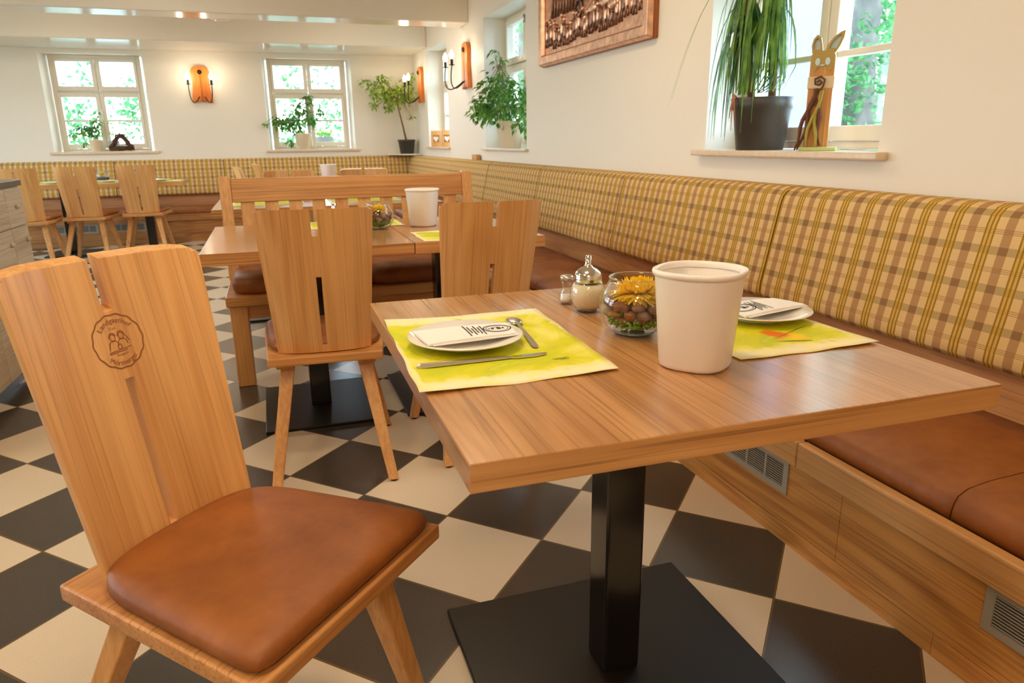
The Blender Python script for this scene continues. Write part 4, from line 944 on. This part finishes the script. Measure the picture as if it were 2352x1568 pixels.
def bushy(name, label, cat, loc, potargs, potmat, stems, blobs, nleaf, ls, mat, seed, squash=None):
    t = thing(name, label, cat, loc); rnd = random.Random(seed)
    pot(potargs[0], potmat, t, potargs[1], potargs[2])
    bm = B()
    for pts, r in stems: tube(bm, pts, r, 7)
    for (bx_, by, bz, rad) in blobs:      # twigs to every tuft
        for k in range(3):
            q = Vector((bx_, by, bz))+Vector((rnd.uniform(-1, 1), rnd.uniform(-1, 1), rnd.uniform(-1, 1)))*rad*0.6; sp = Vector(stems[k % len(stems)][0][-1]); tube(bm, [sp, (sp+q)/2+Vector((0, 0, 0.02)), q], [0.003, 0.0022, 0.0012], 5)
    obj('stem', bm, M_stem, t)
    bm = B(); tot = sum(b[3]**2 for b in blobs)
    for (bx_, by, bz, rad) in blobs:
        for k in range(int(nleaf*rad*rad/tot)):
            v = Vector((rnd.gauss(0, 1), rnd.gauss(0, 1), rnd.gauss(0, 1))).normalized()*rad*rnd.uniform(0.35, 1.0)
            p = Vector((bx_, by, bz))+v
            if squash: p.x, p.y = squash(loc, p)
            d = Vector((v.x+rnd.gauss(0, rad*0.5), v.y+rnd.gauss(0, rad*0.5), v.z*0.4-rad*0.55)); leaf(bm, p, d, Vector((rnd.gauss(0, 0.4), rnd.gauss(0, 0.4), 1)), ls*rnd.uniform(0.7, 1.25), ls*0.26)
    obj('foliage', bm, mat, t, recalc=False); return t
def keep_right(loc, p):       # keeps leaves off the frame (x) and inside the reveal
    x, y = loc[0]+p.x, loc[1]+p.y
    x = min(x, 2.125)
    if x > 1.9: y = max(5.50, min(6.565, y))
    return x-loc[0], y-loc[1]
def keep_back(loc, p):
    y = min(loc[1]+p.y, 10.10); x = loc[0]+p.x
    if y > YB-0.03 and loc[0] < -1: x = max(-2.28, min(-1.38, x))
    elif y > YB-0.03:
        if x < 0.13: y = YB-0.05
        x = min(x, 1.06)
    return x-loc[0], y-loc[1]
CREAM = [(0.085, 0.0), (0.088, 0.002), (0.122, 0.20), (0.126, 0.205), (0.127, 0.222), (0.120, 0.222), (0.115, 0.20), (0.10, 0.18)]
bushy('ficus_plant', 'bushy green ficus in cream pot on the middle right window sill', 'plant', (2.005, 6.03, 1.0525), (CREAM, 0.112, 0.195), M_potcream,
      [([(0, 0, 0.19), (-0.01, 0.01, 0.34)], 0.008), ([(0.02, -0.02, 0.19), (-0.02, 0.1, 0.40), (-0.03, 0.12, 0.72)], [0.007, 0.004, 0.002])],
      [(-0.06, 0.0, 0.40, 0.22), (-0.02, -0.22, 0.38, 0.20), (-0.12, 0.22, 0.36, 0.19), (-0.10, 0.10, 0.52, 0.16), (0.02, 0.28, 0.58, 0.09), (0.0, 0.30, 0.72, 0.06), (0.0, -0.35, 0.20, 0.10), (-0.02, 0.33, 0.80, 0.045), (-0.14, 0.42, 0.34, 0.11), (-0.16, 0.56, 0.30, 0.07)], 760, 0.062, M_ficus, 11, keep_right)
CRS = [(r*0.86, z*0.90) for r, z in CREAM]
bushy('ficus_plant', 'green ficus with spreading twigs in cream pot on the far window sill', 'plant', (0.47, 10.03, 1.04), (CRS, 0.095, 0.175), M_potcream,
      [([(0, 0, 0.17), (-0.03, 0.0, 0.36)], 0.008), ([(0.02, 0, 0.17), (0.09, 0, 0.45), (0.08, 0, 0.66)], [0.007, 0.004, 0.002])],
      [(-0.17, -0.02, 0.36, 0.13), (-0.30, -0.10, 0.34, 0.08), (0.0, 0.0, 0.50, 0.11), (0.10, 0.0, 0.62, 0.07), (0.12, 0.0, 0.38, 0.10), (0.25, -0.01, 0.48, 0.06), (-0.07, 0, 0.27, 0.10), (-0.16, -0.08, 0.10, 0.05), (-0.44, -0.12, 0.32, 0.03)], 520, 0.062, M_ficus, 5, keep_back)
bushy('potted_plant', 'small leafy plant in white pot on the far left window sill', 'plant', (-1.93, 10.01, 1.05), ([(r*0.62, z*0.62) for r, z in CREAM], 0.066, 0.12), M_potcream,
      [([(0, 0, 0.11), (0.02, 0, 0.28)], 0.005)], [(0.0, 0, 0.22, 0.07), (0.04, -0.02, 0.34, 0.05), (-0.10, -0.03, 0.26, 0.08), (-0.22, -0.02, 0.2, 0.04), (0.07, -0.02, 0.44, 0.03), (-0.12, -0.02, 0.1, 0.03)], 210, 0.055, M_ficus, 9, keep_back)
bushy('potted_plant', 'small plant in glass-grey pot beside the twig ornament', 'plant', (-1.745, 10.07, 1.05), ([(r*0.5, z*0.55) for r, z in CREAM], 0.05, 0.10), plain('grey_frosted_pot', srgb(190, 196, 200), 0.25),
      [([(0, 0, 0.10), (0.0, 0, 0.3)], 0.004)], [(0.0, 0.01, 0.22, 0.035), (0.0, 0.01, 0.34, 0.03)], 40, 0.04, M_lime, 19, keep_back)
DK = [(0.095, 0.0), (0.098, 0.002), (0.122, 0.155), (0.128, 0.158), (0.129, 0.182), (0.122, 0.182), (0.116, 0.16), (0.1, 0.14)]
t = bushy('ficus_tree', 'small ficus tree with thin trunk in black pot in the far corner', 'plant', (1.79, 9.79, 0.962), ([(r*0.9, z) for r, z in DK], 0.102, 0.155), M_potdark,
      [([(0, 0, 0.14), (-0.04, -0.02, 0.34), (-0.09, -0.05, 0.55), (-0.13, -0.1, 0.72)], [0.014, 0.012, 0.009, 0.006])],
      [(-0.16, -0.10, 0.72, 0.17), (-0.36, -0.12, 0.80, 0.15), (0.0, -0.14, 0.78, 0.15), (-0.52, -0.14, 0.88, 0.07), (-0.28, -0.12, 0.92, 0.09), (-0.25, -0.1, 0.58, 0.06), (0.05, -0.12, 0.95, 0.07), (-0.42, -0.1, 0.62, 0.06), (0.06, -0.1, 0.46, 0.04)], 600, 0.062, M_lime, 3,
      lambda loc, p: (min(loc[0]+p.x, 1.87)-loc[0], min(loc[1]+p.y, 9.91)-loc[1]))
# dragon tree on the near window sill
t = thing('dragon_tree', 'drooping long-leaved dragon tree in dark grey pot on the near window sill', 'plant', (2.01, 2.665, 1.066))
bm = B(); lathe(bm, [(0.094, 0.0), (0.097, 0.002), (0.117, 0.160), (0.122, 0.166), (0.130, 0.210), (0.126, 0.212), (0.119, 0.18), (0.105, 0.15)], 48); obj('pot', bm, M_potdark, t)
bm = B(); lathe(bm, [(0.004, 0.17), (0.114, 0.17), (0.116, 0.182), (0.004, 0.19)], 24); obj('soil', bm, M_soil, t)
stems = [[(0.02, -0.03, 0.17), (0.03, -0.02, 0.45), (0.0, 0.0, 0.80)], [(-0.03, 0.03, 0.17), (-0.05, 0.05, 0.40), (-0.06, 0.09, 0.70)]]
for s in stems:
    bm = B(); tube(bm, s, [0.016, 0.014, 0.012], 10); obj('stem', bm, M_stem, t)
rnd = random.Random(21); bm = B()
for k in range(150):
    s = stems[k % 2]; f = rnd.uniform(0.62, 1.0); base = Vector(s[1]).lerp(Vector(s[2]), (f-0.5)*2) if f > 0.5 else Vector(s[1])
    az = rnd.uniform(0, 2*PI); ln = rnd.uniform(0.34, 0.62); up = rnd.uniform(0.0, 0.9); w = rnd.uniform(0.005, 0.0095); reach = rnd.uniform(0.05, 0.17)
    if math.cos(az) > 0.1: reach *= 0.5                                    # window pane side
    out = Vector((math.cos(az), math.sin(az), 0)); pts = []
    for i in range(8):
        q = i/7; p = base+out*reach*(1-(1-q)**2)+Vector((0, 0, up*0.12*math.sin(q*PI*0.6)-ln*q**1.6))
        p.x = min(p.x, 0.125)
        if math.hypot(p.x, p.y) < 0.145 and p.z < 0.235: p = p*1.0; p.z = max(p.z, 0.232)
        if p.z < 0.235: p.x = min(p.x, -0.02) if abs(p.y) < 0.2 and p.x < 0.1 else p.x
        if p.x > -0.12: p.y = max(-0.65, min(0.29, p.y))
        p.z = max(p.z, 0.03); pts.append(p)
    sd = Vector((-out.y, out.x, 0)); V = []
    for i, p in enumerate(pts):
        ww = w*(0.6+0.4*min(1, i/2))*(1 if i < 5 else (1-(i-4)/3.3)); V.append([bm.verts.new(p-sd*ww), bm.verts.new(p+Vector((0, 0, -0.002))), bm.verts.new(p+sd*ww)])
    for a, b in zip(V, V[1:]):
        for i in (0, 1): bm.faces.new((a[i], a[i+1], b[i+1], b[i]))
for az, ln, r_ in ((PI*0.85, 0.60, 0.36), (PI*0.78, 0.55, 0.30), (PI*0.95, 0.52, 0.30)):   # long blades reaching into the room
    out = Vector((math.cos(az), math.sin(az), 0)); sd = Vector((-out.y, out.x, 0)); V = []
    for i in range(9):
        q = i/8; p = Vector(stems[1][2])+out*r_*q+Vector((0, 0, 0.05*math.sin(q*2.4)-ln*q*q)); ww = 0.006*(1-q*0.8); V.append([bm.verts.new(p-sd*ww), bm.verts.new(p+sd*ww)])
    for a, b in zip(V, V[1:]): bm.faces.new((a[0], a[1], b[1], b[0]))
obj('foliage', bm, M_yucca, t, recalc=False)
bm = B()
for dy, dz in ((-0.02, -0.10), (0.012, -0.12), (0.03, -0.07)):
    tube(bm, [(-0.10, 0.01, 0.195), (-0.146, 0.0, 0.224), (-0.146, dy*0.5, 0.17), (-0.140, dy, 0.20+dz)], [0.005, 0.005, 0.003, 0.001], 5)
obj('dry_leaf', bm, plain('dry_leaf_brown', srgb(176, 116, 78), 0.8), t)

# ------------------------------------------------------------------ window sill ornaments
t = thing('wooden_hare', 'painted wooden plank hare with long ears on the near window sill', 'ornament', (1.965, 2.275, 1.066), math.radians(-48))   # local: x across, faces -y
ears = {-1: [(-0.004, 0.345), (-0.008, 0.375), (-0.013, 0.398), (-0.026, 0.409), (-0.039, 0.395), (-0.044, 0.37), (-0.040, 0.345)], 1: [(0.002, 0.345), (0.010, 0.372), (0.028, 0.396), (0.050, 0.413), (0.066, 0.418), (0.064, 0.395), (0.052, 0.365), (0.040, 0.345)]}
bm = B(); prism(bm, [(-0.043, 0.0), (0.043, 0.0), (0.043, 0.30), (0.042, 0.335), (0.036, 0.348), (-0.036, 0.348), (-0.042, 0.335), (-0.043, 0.30)], lambda u, v, d: (u, d, v), -0.011, 0.011); obj('plank', bm, M_plankwood, t, bevel=0.004)
for sx in (-1, 1):
    bm = B(); e = ears[sx]; cxx = sum(p[0] for p in e)/len(e); czz = sum(p[1] for p in e)/len(e); inn = [(cxx+(x-cxx)*0.55, czz+(z-czz)*0.62) for x, z in e]; n = len(e)
    A4 = [[bm.verts.new((x, d, z)) for x, z in pl_] for pl_ in (e, inn) for d in (-0.009, 0.009)]
    for i in range(n):
        j = (i+1) % n
        bm.faces.new((A4[0][i], A4[0][j], A4[2][j], A4[2][i])); bm.faces.new((A4[1][i], A4[3][i], A4[3][j], A4[1][j])); bm.faces.new((A4[0][i], A4[1][i], A4[1][j], A4[0][j])); bm.faces.new((A4[2][i], A4[2][j], A4[3][j], A4[3][i]))
    er = obj('ear', bm, plain('olive_gold_paint', srgb(186, 158, 84), 0.5) if sx < 0 else bpy.data.materials['olive_gold_paint'], t, bevel=0.002)
    bm = B(); prism(bm, inn, lambda u, v, d: (u, d, v), 0.001, 0.006); obj('ear_daylight', bm, plain('daylight_blue', srgb(206, 232, 240), 0.5) if sx < 0 else bpy.data.materials['daylight_blue'], er)  # pale blue fill imitates daylight seen through the hollow ear
M_gold, M_daylightblue = bpy.data.materials['olive_gold_paint'], bpy.data.materials['daylight_blue']
bm = B(); prism(bm, [(-0.040, 0.308), (-0.034, 0.290), (-0.024, 0.280), (-0.016, 0.298), (0.016, 0.298), (0.024, 0.280), (0.034, 0.290), (0.040, 0.308), (0.040, 0.335), (0.034, 0.352), (-0.034, 0.352), (-0.040, 0.335)], lambda u, v, d: (u, d, v), -0.0135, -0.011); fc = obj('face', bm, M_gold, t)
bm = B()
for sx in (-1, 1): prism(bm, [(sx*0.017+0.0085*math.cos(a*PI/6), 0.315+0.013*math.sin(a*PI/6)) for a in range(12)], lambda u, v, d: (u, d, v), -0.0155, -0.013)
prism(bm, [(-0.009, 0.305), (0.009, 0.305), (0.005, 0.300), (-0.005, 0.300)], lambda u, v, d: (u, d, v), -0.0155, -0.013); obj('eye_daylight', bm, M_daylightblue, fc)  # pale blue discs imitate daylight through the cut-out eyes
bm = B(); box(bm, -0.046, 0.046, -0.0145, 0.0145, 0.222, 0.264); obj('collar', bm, plain('cream_collar', srgb(234, 210, 170), 0.6), t, bevel=0.003)
bm = B()
tube(bm, [(x, y, z+0.038) for x, y, z in ((-0.012, -0.018, 0.206), (-0.004, -0.019, 0.214), (0.004, -0.019, 0.206), (-0.004, -0.019, 0.196), (-0.018, -0.019, 0.200), (-0.020, -0.019, 0.218), (0.0, -0.019, 0.226), (0.014, -0.019, 0.214), (0.010, -0.02, 0.190), (-0.012, -0.02, 0.165))], 0.0035, 6)
for k, (x1_, z1_) in enumerate(((-0.074, 0.004), (-0.055, 0.004), (0.015, 0.02))):
    pts = [(-0.012+(x1_+0.012)*(i/8)+0.007*math.sin(i*1.1+k*2), -0.0185-0.003*math.cos(i+k), 0.222+(z1_-0.222)*i/8) for i in range(9)]; tube(bm, pts, [0.003+0.005*math.sin(PI*min(1, (i+1)/9)) for i in range(9)], 6)
obj('dried_stalk', bm, plain('dark_brown_stalk', srgb(104, 58, 34), 0.7, noise=0.3, nscale=80), t)
bm = B()
for k, x1_ in enumerate((-0.035, -0.005)):
    pts = [(0.004+(x1_-0.004)*(i/8)+0.008*math.sin(i*0.9+k*1.5), -0.024-0.002*math.cos(i), 0.215+(0.004-0.215)*i/8) for i in range(9)]; tube(bm, pts, [0.002+0.005*math.sin(PI*(i+0.5)/9) for i in range(9)], 6)
obj('dried_leaf', bm, plain('olive_dry_leaf', srgb(172, 158, 66), 0.7), t)
bm = B(); prism(bm, [(-0.055, -0.03), (0.075, -0.03), (0.075, 0.03), (-0.055, 0.03)], lambda u, v, d: (u, v, d), 0.0, 0.014); obj('foot', bm, plain('pale_green_foot', srgb(196, 206, 132), 0.5), t, bevel=0.003)
# twig ornament
t = thing('twig_ornament', 'dark triangular twig wreath standing on the far left window sill', 'ornament', (-1.655, 9.968, 1.05))
bm = B(); rnd = random.Random(2); tri = [(-0.11, 0.03), (0.11, 0.03), (0.025, 0.175), (-0.025, 0.175)]
for a, b in zip(tri, tri[1:]+tri[:1]):
    for k in range(26):
        j = lambda s: rnd.uniform(-s, s); tube(bm, [(a[0]+j(0.03), j(0.02), max(0.006, a[1]+j(0.028))), ((a[0]+b[0])/2+j(0.02), j(0.022), max(0.006, (a[1]+b[1])/2+j(0.03))), (b[0]+j(0.03), j(0.02), max(0.006, b[1]+j(0.028)))], 0.0055, 5)
obj('twigs', bm, plain('dark_twigs', srgb(92, 64, 46), 0.85, noise=0.3, nscale=50), t)
# two little heart frames
def heart_frame(label, x, y, rz):
    t = thing('heart_frame', label, 'picture frame', (x, y, 1.0525), rz, 'small heart frames')
    bm = B()
    for a, b, c, d in ((-0.06, 0.06, 0.0, 0.05), (-0.06, 0.06, 0.135, 0.19), (-0.06, -0.036, 0.05, 0.135), (0.036, 0.06, 0.05, 0.135)): box(bm, a, b, -0.02, 0.02, c, d)
    obj('frame', bm, M_oak_z, t, bevel=0.002)
    bm = B(); box(bm, -0.037, 0.037, 0.006, 0.014, 0.048, 0.137); obj('backing', bm, M_oak_z, t)
    bm = B(); hp = []
    for k in range(24):
        a = 2*PI*k/24; hp.append((0.0021*16*math.sin(a)**3, 0.094+0.0024*(13*math.cos(a)-5*math.cos(2*a)-2*math.cos(3*a)-math.cos(4*a))))
    prism(bm, hp, lambda u, v, d: (u, d, v), -0.002, 0.0055); obj('heart', bm, M_white, t); return t
hf = heart_frame('small wooden frame with white heart on the farthest right sill, left one', 2.0, 8.93, math.radians(-8))
dup(hf, (2.035, 8.50, 1.0525), math.radians(-15), 'small wooden frame with white heart on the farthest right sill, right one')
bm = B(); box(bm, -0.02, 0.02, -0.10, 0.06, 0, 0.05); tag(obj('ledge_box', bm, M_rail, None, bevel=0.003, loc=(1.918, 6.86, 0.9402)), 'tiny brown box on top of the plaid backrest under the bushy ficus', 'box')
# planter outside the far window
t = thing('window_box', 'grey planter box outside the far window behind the ficus', 'planter', (0.75, 10.33, 1.12))
bm = B(); box(bm, -0.12, 0.12, -0.05, 0.07, 0.0, 0.075); obj('trough', bm, plain('grey_trough', srgb(150, 148, 150), 0.6), t, bevel=0.004)
bm = B(); rnd = random.Random(8)
for k in range(120): leaf(bm, Vector((rnd.uniform(-0.12, 0.12), rnd.uniform(-0.03, 0.06), 0.075+rnd.uniform(0, 0.07))), Vector((rnd.gauss(0, 1), rnd.gauss(0, 1), 0.6)), Vector((0, 0, 1)), 0.05, 0.012)
obj('foliage', bm, M_lime, t, recalc=False)
bm = B(); box(bm, -0.14, 0.14, -0.065, 0.08, -0.04, -0.001); obj('bracket', bm, M_render, t)

# ------------------------------------------------------------------ outside
bm = B(); box(bm, -40, 45, -30, 50, -0.7, -0.45); struct(obj('ground', bm, M_paving))
struct(boxobj('wall_annex', (2.26, 3.75, 4.25, 4.95, -0.45, 4.5), M_render))
def tree_meshes(seed, n, h, R, ls, tr=0.16):
    rnd = random.Random(seed); bt = B(); tube(bt, [(0, 0, 0), (rnd.uniform(-0.1, 0.1), rnd.uniform(-0.1, 0.1), h*0.5), (rnd.uniform(-0.3, 0.3), rnd.uniform(-0.3, 0.3), h*0.9)], [tr, tr*0.8, 0.05], 10)
    bl = B(); cl = [(rnd.uniform(-R, R)*0.7, rnd.uniform(-R, R)*0.7, h*rnd.uniform(0.16, 1.0), R*rnd.uniform(0.28, 0.55)) for _ in range(16)]
    for k in range(n):
        c = cl[k % len(cl)]; v = Vector((rnd.gauss(0, 1), rnd.gauss(0, 1), rnd.gauss(0, 1))).normalized()*c[3]*rnd.uniform(0.5, 1); leaf(bl, Vector(c[:3])+v, Vector((rnd.gauss(0, 1), rnd.gauss(0, 1), rnd.gauss(-0.3, 0.6))), Vector((rnd.gauss(0, 1), rnd.gauss(0, 1), 1)), ls*rnd.uniform(0.7, 1.3), ls*0.3)
    return bt, bl
TREES = [((5.3, 5.55), 1, 5.0, 1.5, 'garden tree with pale trunk just outside the near window'), ((8.6, 10.6), 2, 6, 2.2, 'leafy garden tree farther out beyond the near window'), ((5.5, 15.5), 3, 5, 1.9, 'leafy garden tree outside the middle right window'),
         ((-4.2, 15.0), 4, 2.6, 1.6, 'rounded garden bush outside the far left window'), ((1.6, 15.5), 5, 2.7, 1.6, 'rounded garden bush outside the far window behind the ficus'), ((-1.2, 18.5), 6, 3.4, 1.9, 'larger garden bush standing between the two far windows outside'), ((13.0, 13.2), 7, 6.0, 2.4, 'distant leafy tree seen past the trunk outside the near window'), ((5.2, 11.2), 8, 4.2, 1.5, 'leafy tree outside the farthest right window')]
protos = {}
for (x, y), sd_, h, R, lab in TREES:
    t = thing('garden_tree' if h > 3.5 else 'garden_bush', lab, 'tree' if h > 3.5 else 'bush', (x, y, -0.45), 0, 'garden trees')
    bt, bl = tree_meshes(sd_, 7000 if sd_ in (1, 3, 8) else 3000, h, R, 0.085 if sd_ in (1, 3, 8) else 0.13, 0.2 if sd_ == 1 else 0.13)
    obj('trunk', bt, M_trunk, t); obj('foliage', bl, M_treeleaf, t, recalc=False)

# ------------------------------------------------------------------ light
w = bpy.data.worlds.new('sky'); sc.world = w; w.use_nodes = True; nt = w.node_tree; bg = nt.nodes['Background']
tc = N(nt, 'ShaderNodeTexCoord'); sp = N(nt, 'ShaderNodeSeparateXYZ'); L(nt, tc.outputs['Generated'], sp.inputs[0])
skyc = ramp(nt, sp.outputs[2], [(0.0, (0.86, 0.94, 1.0)), (0.45, (0.48, 0.72, 1.0))]); L(nt, skyc, bg.inputs[0]); bg.inputs[1].default_value = 11.0
sun = bpy.data.lights.new('sun', 'SUN'); so = bpy.data.objects.new('sun', sun); COL.objects.link(so); sun.energy = 4.0; sun.angle = math.radians(1.5); sun.color = (1.0, 0.94, 0.85)
so.rotation_euler = Vector((0.25, 0.55, -0.95)).to_track_quat('-Z', 'Y').to_euler()
def portal(c, n, a, b):
    l = bpy.data.lights.new('window_portal', 'AREA'); l.shape = 'RECTANGLE'; l.size = a; l.size_y = b; l.cycles.is_portal = True
    o = bpy.data.objects.new('window_portal', l); COL.objects.link(o); o.location = c; o.rotation_euler = Vector(n).to_track_quat('-Z', 'Z').to_euler()
for a, b, c, d in W_R: portal((XW+0.29, (a+b)/2, (c+d)/2), (-1, 0, 0), d-c, b-a) if False else portal((XW+0.29, (a+b)/2, (c+d)/2), (-1, 0, 0), b-a, d-c)
for a, b, c, d in W_B: portal(((a+b)/2, YB+0.29, (c+d)/2), (0, -1, 0), b-a, d-c)
for a, b, c, d in W_L: portal((XL-0.29, (a+b)/2, (c+d)/2), (1, 0, 0), b-a, d-c)

sc.cycles.use_denoising = True; sc.cycles.max_bounces = 8; sc.cycles.diffuse_bounces = 5; sc.cycles.glossy_bounces = 4; sc.cycles.transparent_max_bounces = 16; sc.cycles.transmission_bounces = 4
sc.cycles.caustics_reflective = False; sc.cycles.caustics_refractive = False; sc.cycles.sample_clamp_indirect = 6.0; sc.cycles.use_adaptive_sampling = True; sc.cycles.adaptive_threshold = 0.025
sc.view_settings.view_transform = 'Standard'; sc.view_settings.look = 'None'; sc.view_settings.exposure = 0.29; sc.view_settings.gamma = 1.0; sc.view_settings.use_curve_mapping = False
